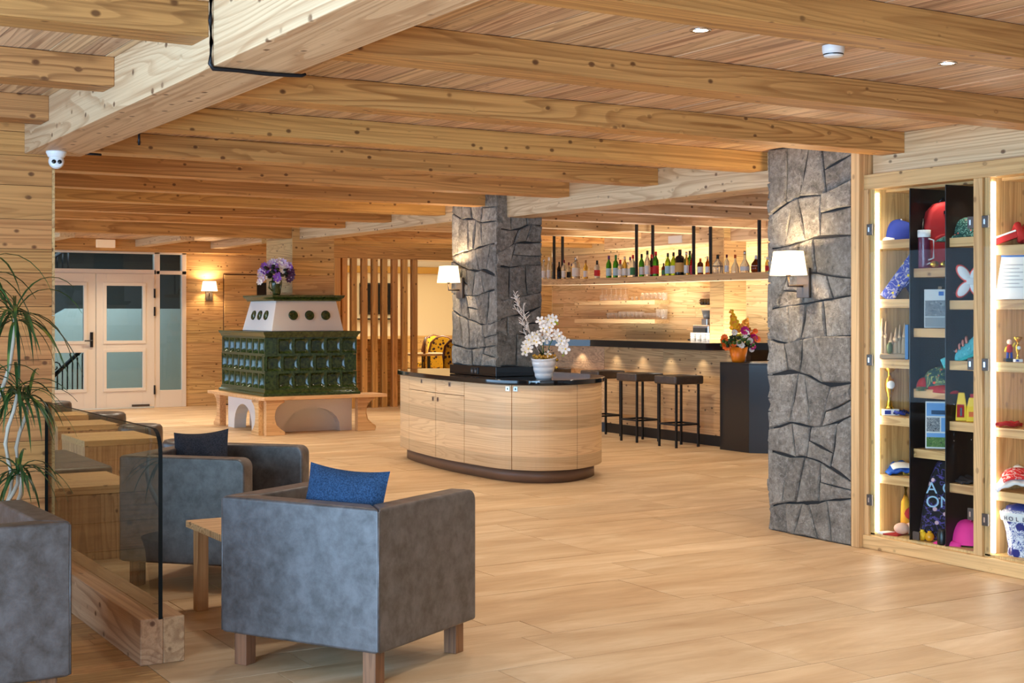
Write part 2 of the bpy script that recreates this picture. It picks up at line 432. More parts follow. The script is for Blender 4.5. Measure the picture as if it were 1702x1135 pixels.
for n, yf in enumerate((16.5, 17.75, 19.0)):
    structure('ceiling_beam', f'far joist behind the bar toward the dining room, {ORD[n]} of three', 'beam', B(7.2, 12.0, yf - .19, yf, 2.5, ZC), JX, .004)
structure('ceiling_beam', 'deep cross beam ending at the wood clad column above the tiled stove', 'beam', B(-3.2, 6.6, 16.36, 16.6, 2.44, ZC), JX, .004)
structure('main_beam', 'thick pale larch beam crossing the lobby above the glass partition', 'beam', B(1.64, 1.95, -3, 8.0, 2.388, ZC), BY, .005)
structure('main_beam', 'thick pale beam above the glazed display cabinet', 'beam', B(6.55, 6.83, -3, 6.40, 2.385, ZC), BY, .004)
structure('main_beam', 'thick pale beam between the two stone pillars', 'beam', B(6.55, 6.83, 7.27, 11.0, 2.385, ZC), BY, .004)
structure('main_beam', 'thick pale beam between the middle stone pillar and the stove column', 'beam', B(6.7, 6.98, 11.86, 16.36, 2.425, ZC), BY, .004)
structure('main_beam', 'pale beam above the bar with a paper notice', 'beam', B(11.0, 11.3, 10.9, 15.8, 2.38, ZC), BY, .004)
structure('header_beam', 'header beam above the glazed double door', 'beam', B(3, 8.7, 21.25, 21.5, 2.45, ZC), JX, .004)
for n, xx in enumerate((4.35, 6.0, 7.2)):
    structure('ceiling_beam', f'short lengthwise ceiling beam before the glazed doors, {ORD[n]} from the left', 'beam', B(xx, xx + .2, 19.0, 21.25, 2.52, ZC), BY, .004)

# plank walls -------------------------------------------------------
def plank_wall_y(name, label, x0, x1, yf, z0, z1, mat, th=.25, h=.2, lens=(1.2, 2.6), holes=(), facing=-1):
    """wall whose face looks toward -Y; horizontal planks are parts"""
    wobj = structure(name, label, 'wall', B(x0, x1, yf + .018, yf + th, z0, z1), CORE)
    z = z0
    while z < z1 - .01:
        za = min(z + h * R.choice((.8, 1, 1.15)), z1)
        if z1 - za < .05: za = z1
        x = x0 - R.random() * 1.2
        while x < x1:
            L = R.uniform(*lens); a, b = max(x, x0), min(x + L, x1); x += L
            if b - a < .03: continue
            pr = R.uniform(0, .003)
            piece('plank', mat, a + .001, b - .001, yf + pr, yf + .018, z + .0015, za - .0015, wobj)
        z = za
    return wobj
def plank_wall_x(name, label, y0, y1, xf, z0, z1, mat, th=.25, h=.2, lens=(1.2, 2.6), cat='wall', kind='structure'):
    """wall whose face looks toward -X"""
    wobj = tag(B(xf + .018, xf + th, y0, y1, z0, z1).build(name, CORE), label, cat, None, kind)
    z = z0
    while z < z1 - .01:
        za = min(z + h * R.choice((.8, 1, 1.15)), z1)
        if z1 - za < .05: za = z1
        y = y0 - R.random() * 1.2
        while y < y1:
            L = R.uniform(*lens); a, b = max(y, y0), min(y + L, y1); y += L
            if b - a < .03: continue
            pr = R.uniform(0, .003)
            piece('plank', mat, xf + pr, xf + .018, a + .001, b - .001, z + .0015, za - .0015, wobj)
        z = za
    return wobj
WALLF = wood('front_wall_larch', 'X', sr(212, 148, 88), sr(140, 84, 42), var=.08, grain=1.0)
wl = plank_wall_y('wall_left', 'larch plank wall behind the dragon plant', -3.2, 1.79, 8.0, 0, 2.63, WALLF, th=.30, h=.165)
for i in range(16): piece('plank', WALLY, 1.79, 1.805, 8.0, 8.30, i * .165 + .001, min(2.63, (i + 1) * .165) - .001, wl)
YB = 21.7
xdl = P(85, 500, Y=YB)[0] - 1.2; xdr = P(309, 500, Y=YB)[0]; 
plank_wall_y('wall_back', 'larch plank wall with the sconce beside the glazed doors', xdr, 8.7, YB, 0, 2.63, WALLX, h=.2)
plank_wall_y('wall_back_left', 'larch plank wall left of the glazed doors', -3.2, xdl, YB, 0, 2.63, WALLF, h=.26, lens=(2.5, 4))
# hidden flush door to the right of the sconce
dx0 = P(371, 500, Y=YB)[0]; dx1 = 8.55; dzt = P(371, 455, Y=YB)[2]
door2 = structure('door_2', 'flush larch plank door in the back wall right of the sconce', 'door', B(dx0, dx1, YB - .01, YB + .01, .0, dzt), CORE)
z = 0.02
while z < dzt - .02:
    za = min(z + .21, dzt - .012); piece('plank', WALLX, dx0 + .012, dx1 - .012, YB - .028, YB - .008, z + .001, za - .001, door2); z = za
a = P(427, 470, Y=YB - .03); b = P(446, 492, Y=YB - .03)
B(a[0], b[0] + .1, YB - .045, YB - .03, b[2], a[2]).build('viewing_panel', DARKP, door2)

# left window wall, wall behind the camera
def window_wall(name, label, axis, c, a0, a1, n):
    m = MB(); th = .2
    def bx(u0, u1, z0, z1, d=th):
        if axis == 'x': m.box(c - d, c, u0, u1, z0, z1)
        else: m.box(u0, u1, c - d, c, z0, z1)
    bx(a0, a1, 0, .45); bx(a0, a1, 2.45, 2.75)
    o = structure(name, label, 'wall', m, PLASTER)
    m = MB()
    for i in range(n + 1):
        u = a0 + (a1 - a0) * i / n
        u0, u1 = max(a0, u - .06), min(a1, u + .06)
        if axis == 'x': m.box(c - .14, c - .04, u0, u1, .45, 2.45)
        else: m.box(u0, u1, c - .14, c - .04, .45, 2.45)
    tag(m.build('window_frame', PAINT, o), kind='structure')
    return o
window_wall('wall_window_side', 'window wall along the left side of the lobby', 'x', -3.2, -3, 28, 14)
window_wall('wall_front', 'window wall behind the camera', 'y', -3.0, -3.2, 13, 8)
structure('wall_right', 'plain wall closing the room beyond the cabinet', 'wall', B(12.0, 12.3, -3, 10.9, 0, 2.75), PLASTER)

# glazed double door ------------------------------------------------
def X_(px): return P(px, 500, Y=YB)[0]
def Z_(py, px=200): return P(px, py, Y=YB)[2]
d1 = structure('door_1', 'cream glazed double door with sidelight and transom windows', 'door', MB(), PAINT)
zt = 2.47; zl = Z_(455, 200); xs = X_(259); xr = xdr
xm = X_(158.5); xL = xm - (xs - xm)
fr = MB()
for (a, b, c, d) in ((xdl, xL, 0, zt), (xs - .03, xs + .06, 0, zt), (xr - .07, xr, 0, zt), (xL, xs, zl, zl + .07), (xs, xr, Z_(455) + .0, Z_(449)), (xL, xr, zt - .04, zt + .1), (xs + .06, xr - .07, 0, Z_(648, 285)), (xL - .05, xL, 0, zt)):
    fr.box(a, b, YB - .02, YB + .08, c, d)
fr.build('door_frame', PAINT, d1, .004)
def pane(x0, x1, z0, z1, par, m=None): piece('pane', m or PANED, x0, x1, YB + .02, YB + .028, z0, z1, par)
pane(xL, xs - .03, zl + .07, zt - .04, d1); pane(xs + .06, xr - .07, zl + .07, zt - .04, d1); pane(xs + .06, xr - .07, Z_(648, 285), Z_(455), d1)
def leaf(x0, x1, hx):
    g = [(.16, .16, Z_(566, 200), Z_(475, 200)), (.16, .16, Z_(645, 200), Z_(585, 200))]
    m = MB(); i0, i1 = x0 + .19, x1 - .19
    if x0 < xm - .1: i0, i1 = x0 + .19, X_(138)
    else: i0, i1 = X_(176), X_(236)
    y0, y1 = YB - .035, YB + .02
    m.box(x0, i0, y0, y1, .02, zl); m.box(i1, x1, y0, y1, .02, zl)
    zz = [.02, g[1][2], g[1][3], g[0][2], g[0][3], zl]
    for a, b in ((0, 1), (2, 3), (4, 5)): m.box(i0, i1, y0, y1, zz[a], zz[b])
    o = m.build('door_leaf', PAINT, d1, .003)
    for _, _, z0, z1 in g:
        mm = MB()
        for (a, b, c, d) in ((i0 - .05, i1 + .05, z0 - .05, z0), (i0 - .05, i1 + .05, z1, z1 + .05), (i0 - .05, i0, z0, z1), (i1, i1 + .05, z0, z1)): mm.box(a, b, y0 - .015, y0, c, d)
        mm.build('moulding', PAINT, o, .004); piece('pane', PANED, i0, i1, YB - .01, YB, z0, z1, o)
    return o
lf = leaf(xL, xm - .006, 0); lr = leaf(xm + .006, xs - .03, 1)
hx = X_(151)
m = MB(); m.box(hx - .022, hx + .022, YB - .06, YB - .035, Z_(577, 151), Z_(552, 151)); m.tube([(hx, YB - .04, Z_(566, 151)), (hx, YB - .1, Z_(566, 151)), (hx - .12, YB - .1, Z_(566, 151))], .011)
m.build('door_handle', DARKP, lf, .004)
for py in (487, 517, 647): B(xs - .045, xs - .02, YB - .055, YB - .02, Z_(py + 8, 256), Z_(py - 7, 256)).build('hinge', DARKP, lr)
B(X_(218), X_(247), YB - .06, YB - .035, .03, .06).build('floor_closer', PEWTER, lr)
# stairwell seen through the glass
structure('wall_stairwell', 'blue-grey stairwell wall behind the glazed doors', 'wall', B(2.2, 8.6, 25.6, 25.8, -.1, 4.2), plain('stairwell_paint', sr(96, 96, 92), .8))
st = thing('staircase', 'white stair parapet with black iron railing behind the glazed doors', 'stairs', (P(112, 513, Y=24.4)[0] - 1.1, 24.4, 0))
m = MB(); m.add([(0, 0, 0), (3.6, 0, 0), (3.6, 0, 1.575), (1.1, 0, 1.575), (0, 0, .95), (0, .2, 0), (3.6, .2, 0), (3.6, .2, 1.575), (1.1, .2, 1.575), (0, .2, .95)],
      [(0, 1, 2, 3, 4), (9, 8, 7, 6, 5), (0, 5, 6, 1), (1, 6, 7, 2), (2, 7, 8, 3), (3, 8, 9, 4), (4, 9, 5, 0)])
m.build('parapet', plain('stair_paint', sr(216, 228, 224), .7), st)
m = MB()
rx0 = P(70, 600, Y=23.2)[0] - (P(112, 513, Y=24.4)[0] - 1.1); rx1 = P(137, 600, Y=23.2)[0] - (P(112, 513, Y=24.4)[0] - 1.1)
for i in range(9):
    xx = rx0 + (rx1 - rx0) * i / 8; m.tube([(xx, -1.2, .1), (xx, -1.2, .35 + .06 * i)], .012, 6)
m.tube([(rx0, -1.2, .3), (rx1, -1.2, .9)], .035, 6); m.tube([(rx0, -1.2, .08), (rx1, -1.2, .2)], .02, 6)
for i in range(2):
    m.tube([(rx0 + .2 + .3 * i + .09 * math.cos(t * .6) * (1 - t * .06), -1.22, .62 + .18 * i + .09 * math.sin(t * .6) * (1 - t * .06)) for t in range(12)], .012, 6)
tag(m.build('railing', IRON, st), kind='stuff')
m = MB()
for i in range(9): m.tube([(.25 + i * .09, -.6, 2.05), (.25 + i * .09, -.6, 2.75)], .014, 6)
m.tube([(.1, -.6, 2.0), (1.2, -.6, 2.75)], .03, 6)
tag(m.build('upper_railing', IRON, st), kind='stuff')
light('stairwell_daylight', 'AREA', (5.5, 23.6, 2.55), 100, (.75, .88, 1.0), (0, 0, 0), shape='RECTANGLE', size=3, size_y=1)

# exit light on the header, smoke detector, downlights
m = B(P(160, 400, Y=21.22)[0], P(191, 400, Y=21.22)[0], 21.19, 21.25, P(175, 411.5, Y=21.2)[2], P(175, 398, Y=21.2)[2])
tag(m.build('exit_light', plain('exit_light_diffuser', sr(232, 196, 150), .5, emit=(1, .8, .55), es=.25), None, .006), 'small pale emergency light box on the header above the glazed doors', 'emergency light')
DLP = []
dl0 = thing('downlight', 'recessed ceiling downlight left of the smoke detector', 'downlight', (3.49, 4.34, ZC))
MB().lathe([(.030, -.003), (.042, -.004), (.044, 0), (.03, 0)], 24, caps=False).build('trim_ring', CHROME, dl0)
MB().lathe([(.001, -.002), (.031, -.002)], 20, caps=False).build('lamp_lens', GLOW, dl0)
dup(dl0, (4.91, 4.34, ZC), 0, 'recessed ceiling downlight right of the smoke detector')
sd = thing('smoke_detector', 'white smoke detector on the board ceiling between two downlights', 'smoke detector', (4.18, 4.31, ZC))
MB().lathe([(.047, 0), (.047, -.018), (.044, -.033), (.042, -.034), (.04, -.044), (.028, -.048), (.001, -.049)], 28, caps=False).build('housing', WHITE, sd)
MB().lathe([(.0432, -.035), (.0425, -.040)], 28, caps=False).build('sensor_slot', DARKP, sd)

# ------------------------------------------------------------------ lobby lamps' light
for (xx, yy, pw) in [(3.49, 4.34, 1), (4.91, 4.34, 1), (3.5, 2.0, 1), (5.2, 2.0, 1), (4.2, 6.95, 1), (5.6, 6.95, 1), (2.8, 6.95, .6), (4.2, 9.5, 1.1), (5.8, 9.5, 1.1), (2.6, 9.5, 1), (4.4, 12.0, 1.2), (2.8, 12.0, 1), (5.3, 12.0, .9),
                     (3.4, 14.5, 1), (5.2, 14.5, 1.3), (4.4, 18.5, 1.6), (6.2, 18.5, 1.6), (5.8, 20.6, 1.2), (7.9, 18.2, 1.2), (8.2, 9.5, 1.3), (8.4, 12.0, 1.4), (8.4, 14.6, 1.4), (9.8, 9.5, 1.2), (1.0, 3.0, .4), (5.2, 15.6, 1.0), (9.3, 17.2, 1.1)]:
    light('downlight_beam', 'SPOT', (xx, yy, ZC - .02), 102 * pw * (1.45 if yy > 13 else 1), WARMW if yy < 8 else WARM, (0, 0, 0), spot_size=2.3, spot_blend=.9, shadow_soft_size=.12)

# ------------------------------------------------------------------ stone pillars: every stone is a part
def stone_face(pillar, org, u, n, width, z0, z1, seed, rowh=(.17, .29), stw=(.16, .36)):
    """irregular coursed rubble on one vertical face; org = bottom corner, u = along face, n = outward normal"""
    r = random.Random(seed)
    org, u, n = Vector(org), Vector(u), Vector(n)
    zs = [z0]
    while zs[-1] < z1 - .01:
        h = r.uniform(*rowh); zs.append(zs[-1] + h if z1 - zs[-1] - h > .14 else z1)
    K = 4
    bounds = []
    for i, z in enumerate(zs):
        if i in (0, len(zs) - 1): bounds.append([z] * (K + 1))
        else:
            sl = r.uniform(-.07, .07); bounds.append([z + sl * (2 * k / K - 1) + r.uniform(-.04, .04) for k in range(K + 1)])
    def bz(i, s):
        s = min(max(s / width * K, 0), K - 1e-6); k = int(s); f = s - k; return bounds[i][k] * (1 - f) + bounds[i][k + 1] * f
    for i in range(len(zs) - 1):
        cuts = [(0, 0)]; x = 0
        while True:
            x += r.uniform(*stw)
            if x > width - .12: break
            sk = r.uniform(-.075, .075); cuts.append((x + sk * .6, x - sk * .6))
        cuts.append((width, width))
        for j in range(len(cuts) - 1):
            a0, a1, b0, b1 = cuts[j][0], cuts[j][1], cuts[j + 1][0], cuts[j + 1][1]
            ll, lr_, ul, ur = (a0, bz(i, a0)), (b0, bz(i, b0)), (a1, bz(i + 1, a1)), (b1, bz(i + 1, b1))
            if r.random() < .3 and (b0 - a0) > .18:   # split lengthwise in two flat stones
                q = r.uniform(.4, .6); s2 = r.uniform(-.12, .12)
                ml = (a0 + (a1 - a0) * (q + s2), ll[1] + (ul[1] - ll[1]) * (q + s2)); mr = (b0 + (b1 - b0) * (q - s2), lr_[1] + (ur[1] - lr_[1]) * (q - s2))
                quads = [[ll, lr_, mr, ml], [ml, mr, ur, ul]]
            else: quads = [[ll, lr_, ur, ul]]
            for qd in quads:
                cx = sum(p[0] for p in qd) / 4; cz = sum(p[1] for p in qd) / 4
                g = .0045
                ring = []
                for k in range(4):
                    p, q2 = qd[k], qd[(k + 1) % 4]
                    ring.append(p); ring.append(((p[0] + q2[0]) / 2 + r.uniform(-.006, .006), (p[1] + q2[1]) / 2 + r.uniform(-.008, .008)))
                def sh(p, d):
                    dx, dz = cx - p[0], cz - p[1]; L = math.hypot(dx, dz); e = d / max(L, .01) * 1.3
                    s = p[0] + dx * e
                    if p[0] < .001 or p[0] > width - .001: s = p[0] + (0 if d < .02 else (.012 if p[0] < .001 else -.012))
                    return (s, p[1] + dz * e)
                base = r.uniform(0, .012)
                m = MB(); vs = []
                for lev, (d, out) in enumerate(((g, -.03), (g, base + .002), (.012, base + .010))):
                    for p in ring:
                        s, zz = sh(p, d * (1 if lev < 2 else 1)); o2 = out + (r.uniform(-.004, .006) if lev else 0)
                        if lev == 1 and (p[0] < .001 or p[0] > width - .001): o2 = .006
                        vs.append(org + u * s + n * o2 + Vector((0, 0, zz)))
                vs.append(org + u * cx + n * (base + r.uniform(.008, .022)) + Vector((0, 0, cz)))
                fs = []
                for lev in range(2):
                    for k in range(8):
                        k2 = (k + 1) % 8; fs.append((lev * 8 + k, lev * 8 + k2, lev * 8 + 8 + k2, lev * 8 + 8 + k))
                for k in range(8): fs.append((16 + k, 16 + (k + 1) % 8, 24))
                if u.cross(Vector((0, 0, 1))).dot(n) < 0: fs = [f[::-1] for f in fs]
                m.add(vs, fs, False); m.build('stone', STONE, pillar)
def stone_pillar(label, x0, x1, y0, y1, seed, z0=0, faces=('-x', '-y'), sw=(.12, .25)):
    p = structure('stone_pillar', label, 'pillar', B(x0 + .012, x1, y0 + .012, y1, z0 and .912, ZC), MORTAR)
    if '-x' in faces: stone_face(p, (x0 + .012, y1, 0), (0, -1, 0), (-1, 0, 0), y1 - y0, z0, ZC, seed, stw=sw)
    if '-y' in faces: stone_face(p, (x0, y0 + .012, 0), (1, 0, 0), (0, -1, 0), x1 - x0, z0, ZC, seed + 1, stw=sw)
    if '+y' in faces: stone_face(p, (x1, y1, 0), (-1, 0, 0), (0, 1, 0), x1 - x0, z0, ZC, seed + 2)
    return p
pil1 = stone_pillar('grey rubble stone pillar right, beside the glazed display cabinet', 6.455, 6.95, 6.495, 7.272, 5, 0, ('-x', '+y'))
pil2 = stone_pillar('grey rubble stone pillar rising out of the oval reception counter', 6.45, 6.935, 10.992, 11.853, 21, 1.0, sw=(.11, .22))
B(6.43, 6.95, 10.975, 11.87, .912, 1.0).build('granite_skirting', GRANITE, pil2, .003)
so = B(6.422, 6.43, 11.30, 11.44, .925, .985).build('power_socket', DARKP, pil2, .003)
for yy in (11.335, 11.405): MB().lathe([(.001, 0), (.022, 0), (.024, .002)], 14, m=Matrix.Translation((6.421, yy, .955)) @ Matrix.Rotation(-pi / 2, 4, 'Y'), caps=False).build('socket_ring', PEWTER, so)
# wood clad column above the stove
wc = plank_wall_x('clad_column', 'larch clad column rising behind the tiled stove', 16.36, 17.25, 6.6, 1.726, 2.63, WALLY, th=.57, h=.22, lens=(2, 3), cat='column')
z = 1.726
while z < 2.6:
    za = min(z + R.choice((.19, .22, .25)), 2.63); piece('plank', WALLX, 6.602, 7.17, 16.345, 16.362, z + .001, za - .001, wc); z = za

# ------------------------------------------------------------------ wall sconces
def sconce(name_label, loc, rz, s=1.0, pw=14):
    t = thing('wall_sconce', name_label, 'wall lamp', loc, rz)      # local: wall plane at y=0, lamp toward -y
    B(-.058, .058, -.022, 0, -.1, .1).build('back_plate', PEWTER, t, .003)
    MB().tube([(0, -.02, -.02), (-.03, -.12, -.02), (-.03, -.12, .06)], .009, 8).box(-.042, -.018, -.132, -.108, .045, .075).build('arm', PEWTER, t)
    m = MB()
    n = 20
    def ring(wb, db, z): return [((wb) * (abs(math.cos(a)) ** .5) * (1 if math.cos(a) > 0 else -1) - .03, -.12 + db * (abs(math.sin(a)) ** .5) * (1 if math.sin(a) > 0 else -1), z) for a in [2 * pi * i / n for i in range(n)]]
    lo, hi = ring(.125, .085, .05), ring(.10, .068, .21)
    lo2, hi2 = ring(.123, .083, .05), ring(.098, .066, .21)
    m.add(lo + hi + lo2 + hi2, [(i, (i + 1) % n, n + (i + 1) % n, n + i) for i in range(n)] + [(2 * n + (i + 1) % n, 2 * n + i, 3 * n + i, 3 * n + (i + 1) % n) for i in range(n)] + [(n + i, n + (i + 1) % n, 3 * n + (i + 1) % n, 3 * n + i) for i in range(n)] + [(2 * n + i, 2 * n + (i + 1) % n, (i + 1) % n, i) for i in range(n)], True)
    m.build('lamp_shade', SHADE, t)
    MB().sphere((-.03, -.12, .13), .025, 10, 6).build('bulb', GLOW, t)
    L = light('sconce_light', 'POINT', (-.03, -.10, .155), pw, (1, .72, .42), shadow_soft_size=.04); L.parent = t
    return t
sconce('wall lamp on the grey pillar beside the display cabinet', (6.435, 6.90, 1.70), -pi / 2 + .0, pw=24)
sconce('wall lamp on the stone pillar above the oval counter', (6.43, 11.64, 1.74), -pi / 2, pw=26)
sconce('wall lamp on the back wall right of the glazed doors', (P(347, 490, Y=YB)[0], YB, 1.80), 0, pw=34)

# ------------------------------------------------------------------ glazed display cabinet
XC = 6.5
cab = thing('display_cabinet', 'built in larch display cabinet with glass doors and black steel dividers', 'display cabinet', (XC, 5.9, 0), 0)
def cpart(name, mat, x0, x1, y0, y1, z0, z1, bevel=0, par=None):
    return B(x0 - XC, x1 - XC, y0 - 5.9, y1 - 5.9, z0, z1).build(name, mat, par or cab, bevel)
YR = 4.05
post = structure('trim_1', 'upright larch post between grey pillar and display cabinet', 'post', B(6.44, 6.62, 6.412, 6.482, 0, ZC), VZ, .003)
cpart('plinth', WALLY, 6.47, 6.86, YR, 6.41, 0, .085, .004)
cpart('top_rail', WALLY, 6.48, 6.60, YR, 6.41, 2.286, 2.382, .004)
cpart('top_panel', WALLY, 6.60, 6.86, YR, 6.41, 2.27, 2.30)
cpart('bottom_board', VZ, 6.5, 6.86, YR, 6.37, .085, .10)
cpart('back_panel', VZ, 6.84, 6.86, YR, 6.37, .09, 2.29)
cpart('side_stile', VZ, 6.48, 6.53, 6.37, 6.41, .085, 2.286, .002)
cpart('side_panel', VZ, 6.5, 6.86, 6.335, 6.372, .09, 2.286)
cpart('middle_stile', VZ, 6.48, 6.53, 5.472, 5.536, .085, 2.286, .003)
cpart('side_panel', VZ, 6.53, 6.86, 5.43, 5.47, .09, 2.286); cpart('side_panel', VZ, 6.5, 6.53, 5.43, 5.468, .09, 2.286)
cpart('end_panel', VZ, 6.48, 6.86, YR - .05, YR, 0, 2.382)
STEELC = mk_steel('cabinet_black_steel', sr(46, 38, 36), .32)
for yy in (6.043, 5.761): cpart('steel_divider', STEELC, 6.5, 6.84, yy - .003, yy + .003, .1, 2.27)
cpart('steel_divider', STEELC, 6.55, 6.84, 4.85, 4.856, .1, 2.27)
cpart('led_strip', LED, 6.512, 6.524, 6.318, 6.334, .11, 2.26)
cpart('led_strip', LED, 6.512, 6.524, 5.412, 5.429, .11, 2.26)
SH1 = [1.96, 1.587, 1.206, .847, .474]; SH2 = [1.774, 1.405, 1.032, .663]; SH3 = [1.95, 1.575, 1.213, .85, .478]; SHR = [1.89, 1.575, 1.215, .837, .47]
for col, (ya, yb) in ((SH1, (6.047, 6.333)), (SH2, (5.765, 6.039)), (SH3, (5.54, 5.757)), (SHR, (4.857, 5.412)), (SHR, (4.06, 4.85))):
    for zz in col: cpart('shelf', WALLY, 6.53, 6.83, ya, yb, zz - .055, zz, .002)
for yy, a, b in ((6.043, 6.33, 5.94), (5.761, 0, 0)):
    pass
m = MB()
for zz in (1.66, 1.16, .78, .52, 1.3):
    for xx in (6.56, 6.62): pass
for yy in (5.757,):
    for zz in (1.62, 1.27, .95, .73):
        for xx in (6.57, 6.72): m.sphere((xx - XC, yy - 5.9, zz), .004, 6, 4)
m.build('screw_heads', CHROME, cab)['kind'] = 'stuff'
for (a, b) in ((5.949, 6.366), (5.54, 5.944), (4.7, 5.465)):
    dr = cpart('glass_door', PANE, 6.486, 6.492, a, b, .10, 2.28)
m2 = [((6.44, 6.40), (2.02, 1.19, .30), (6.35,)), ]
for (yy, zs) in ((6.362, (2.03, 1.20, .31)), (5.556, (2.03, 1.20, .32)), (5.452, (2.03, 1.20, .30))):
    for zz in zs:
        hg = cpart('hinge', PEWTER, 6.478, 6.492, yy - .022, yy + .022, zz - .035, zz + .035, .002)
        cpart('hinge_pin', CHROME, 6.474, 6.479, yy - .006, yy + .006, zz - .015, zz + .015, 0, hg)
cpart('door_catch', PEWTER, 6.478, 6.492, 5.95, 6.0, .11, .16, .002)
# LED wash inside the cabinet
for yy in (6.18, 5.9, 5.65, 5.1): light('cabinet_spot', 'SPOT', (6.62, yy, 2.26), 3.2, (1, .9, .74), (0, 0, 0), spot_size=1.9, spot_blend=.8, shadow_soft_size=.02)

# ------------------------------------------------------------------ oval reception counter
ctl = [(6.16, 11.0), (6.20, 10.55), (6.36, 10.27), (6.58, 10.15), (6.84, 10.17), (7.16, 10.35), (7.42, 10.66), (7.52, 11.1), (7.47, 11.9), (7.25, 12.6), (6.95, 13.0), (6.62, 13.08), (6.40, 12.95), (6.28, 12.6), (6.19, 12.0), (6.15, 11.5)]
def crom(c, per=6):
    n = len(c); out = []
    for i in range(n):
        p0, p1, p2, p3 = c[i - 1], c[i], c[(i + 1) % n], c[(i + 2) % n]
        for k in range(per):
            t = k / per
            out.append(tuple(.5 * (2 * p1[a] + (p2[a] - p0[a]) * t + (2 * p0[a] - 5 * p1[a] + 4 * p2[a] - p3[a]) * t * t + (3 * p1[a] - p0[a] - 3 * p2[a] + p3[a]) * t ** 3) for a in (0, 1)))
    return out
OUT = crom(ctl)
def inset(poly, d):
    n = len(poly); o = []
    for i in range(n):
        a, b = poly[i - 1], poly[(i + 1) % n]; tx, ty = b[0] - a[0], b[1] - a[1]; L = math.hypot(tx, ty)
        o.append((poly[i][0] - ty / L * d, poly[i][1] + tx / L * d))
    return o
isl = thing('reception_counter', 'oval larch reception counter with black granite top round the stone pillar', 'counter', (6.8, 11.5, 0))
def loc(poly): return [(x - 6.8, y - 11.5) for x, y in poly]
area = sum(OUT[i][0] * OUT[(i + 1) % len(OUT)][1] - OUT[(i + 1) % len(OUT)][0] * OUT[i][1] for i in range(len(OUT)))
sg = 1 if area > 0 else -1
MB().prism(loc(inset(OUT, 0)), .865, .91, smooth=True).build('granite_top', GRANITE, isl, .006)
MB().prism(loc(inset(OUT, sg * .10)), 0, .115, smooth=True).build('plinth', plain('plinth_wood', sr(128, 98, 76), .45), isl)
MB().prism(loc(inset(OUT, sg * .055)), .115, .865, smooth=True).build('carcass', CORE, isl)
body = inset(OUT, sg * .03); body2 = inset(OUT, sg * .056)
def px_of(p):
    D = CS * p[0] + SN * p[1]; s = SN * p[0] - CS * p[1]; return 851 + FPX * s / D
# visible arc from left silhouette to right silhouette; door seams measured in the photograph
pxs = [px_of(p) for p in body]; n = len(body)
il = min(range(n), key=lambda i: pxs[i]); ir = max(range(n), key=lambda i: pxs[i])
def arc(i, j, step=1):
    o = [i]
    while o[-1] != j: o.append((o[-1] + step) % n)
    return o
cand = [arc(il, ir), arc(il, ir, -1)]
front = min(cand, key=lambda a: sum(CS * body[i][0] + SN * body[i][1] for i in a) / len(a)); back = [a for a in cand if a is not front][0]
def interp(chain, poly, px):
    for a, b in zip(chain[:-1], chain[1:]):
        if pxs[a] <= px <= pxs[b]:
            f = (px - pxs[a]) / (pxs[b] - pxs[a]); return tuple(poly[a][k] * (1 - f) + poly[b][k] * f for k in (0, 1)), a
    return poly[chain[-1]], chain[-1]
VEN = None
def mk_veneer():
    t = NT('veneer_counter'); v, rnd = t.coords(False, False)
    sp = t.n('ShaderNodeSeparateXYZ'); t.l(v, sp.inputs[0]); z = sp.outputs[2]
    row = t.math('FLOOR', t.math('DIVIDE', t.math('ADD', z, t.math('MULTIPLY', rnd, .0)), .118))
    wn = t.n('ShaderNodeTexWhiteNoise', noise_dimensions='1D'); t.l(row, wn.inputs['W'])
    cb = t.n('ShaderNodeCombineXYZ'); ang = t.math('ARCTAN2', sp.outputs[1], sp.outputs[0]); t.l(t.math('ADD', t.math('MULTIPLY', ang, .35), t.math('MULTIPLY', wn.outputs[0], 9.0)), cb.inputs[0]); t.l(t.math('MULTIPLY', z, 9.0), cb.inputs[1])
    base = t.noise(cb.outputs[0], 1.0, 1, .4); fr = t.math('FRACT', t.math('MULTIPLY', base, 15.0)); line = t.ramp(fr, [(0, 0.), (.5, .1), (.86, 1.), (1., 0.)])
    cb2 = t.n('ShaderNodeCombineXYZ'); t.l(t.math('MULTIPLY', ang, 1.0), cb2.inputs[0]); t.l(t.math('MULTIPLY', z, 150.0), cb2.inputs[1]); mn = t.noise(cb2.outputs[0], 1.0, 2, .6)
    c = t.mix(t.math('MULTIPLY', line, .4), sr(232, 200, 154), sr(180, 134, 92)); c = t.mix(t.math('MULTIPLY', t.math('SUBTRACT', mn, .45), 2.0, clamp=True), c, sr(190, 146, 102))
    hs = t.n('ShaderNodeHueSaturation'); t.l(c, hs.inputs['Color']); t.l(t.math('ADD', t.math('MULTIPLY', wn.outputs[0], .34), .78), hs.inputs['Value'])
    return t.out(hs.outputs[0], .45, 0, .4)
VEN = mk_veneer()
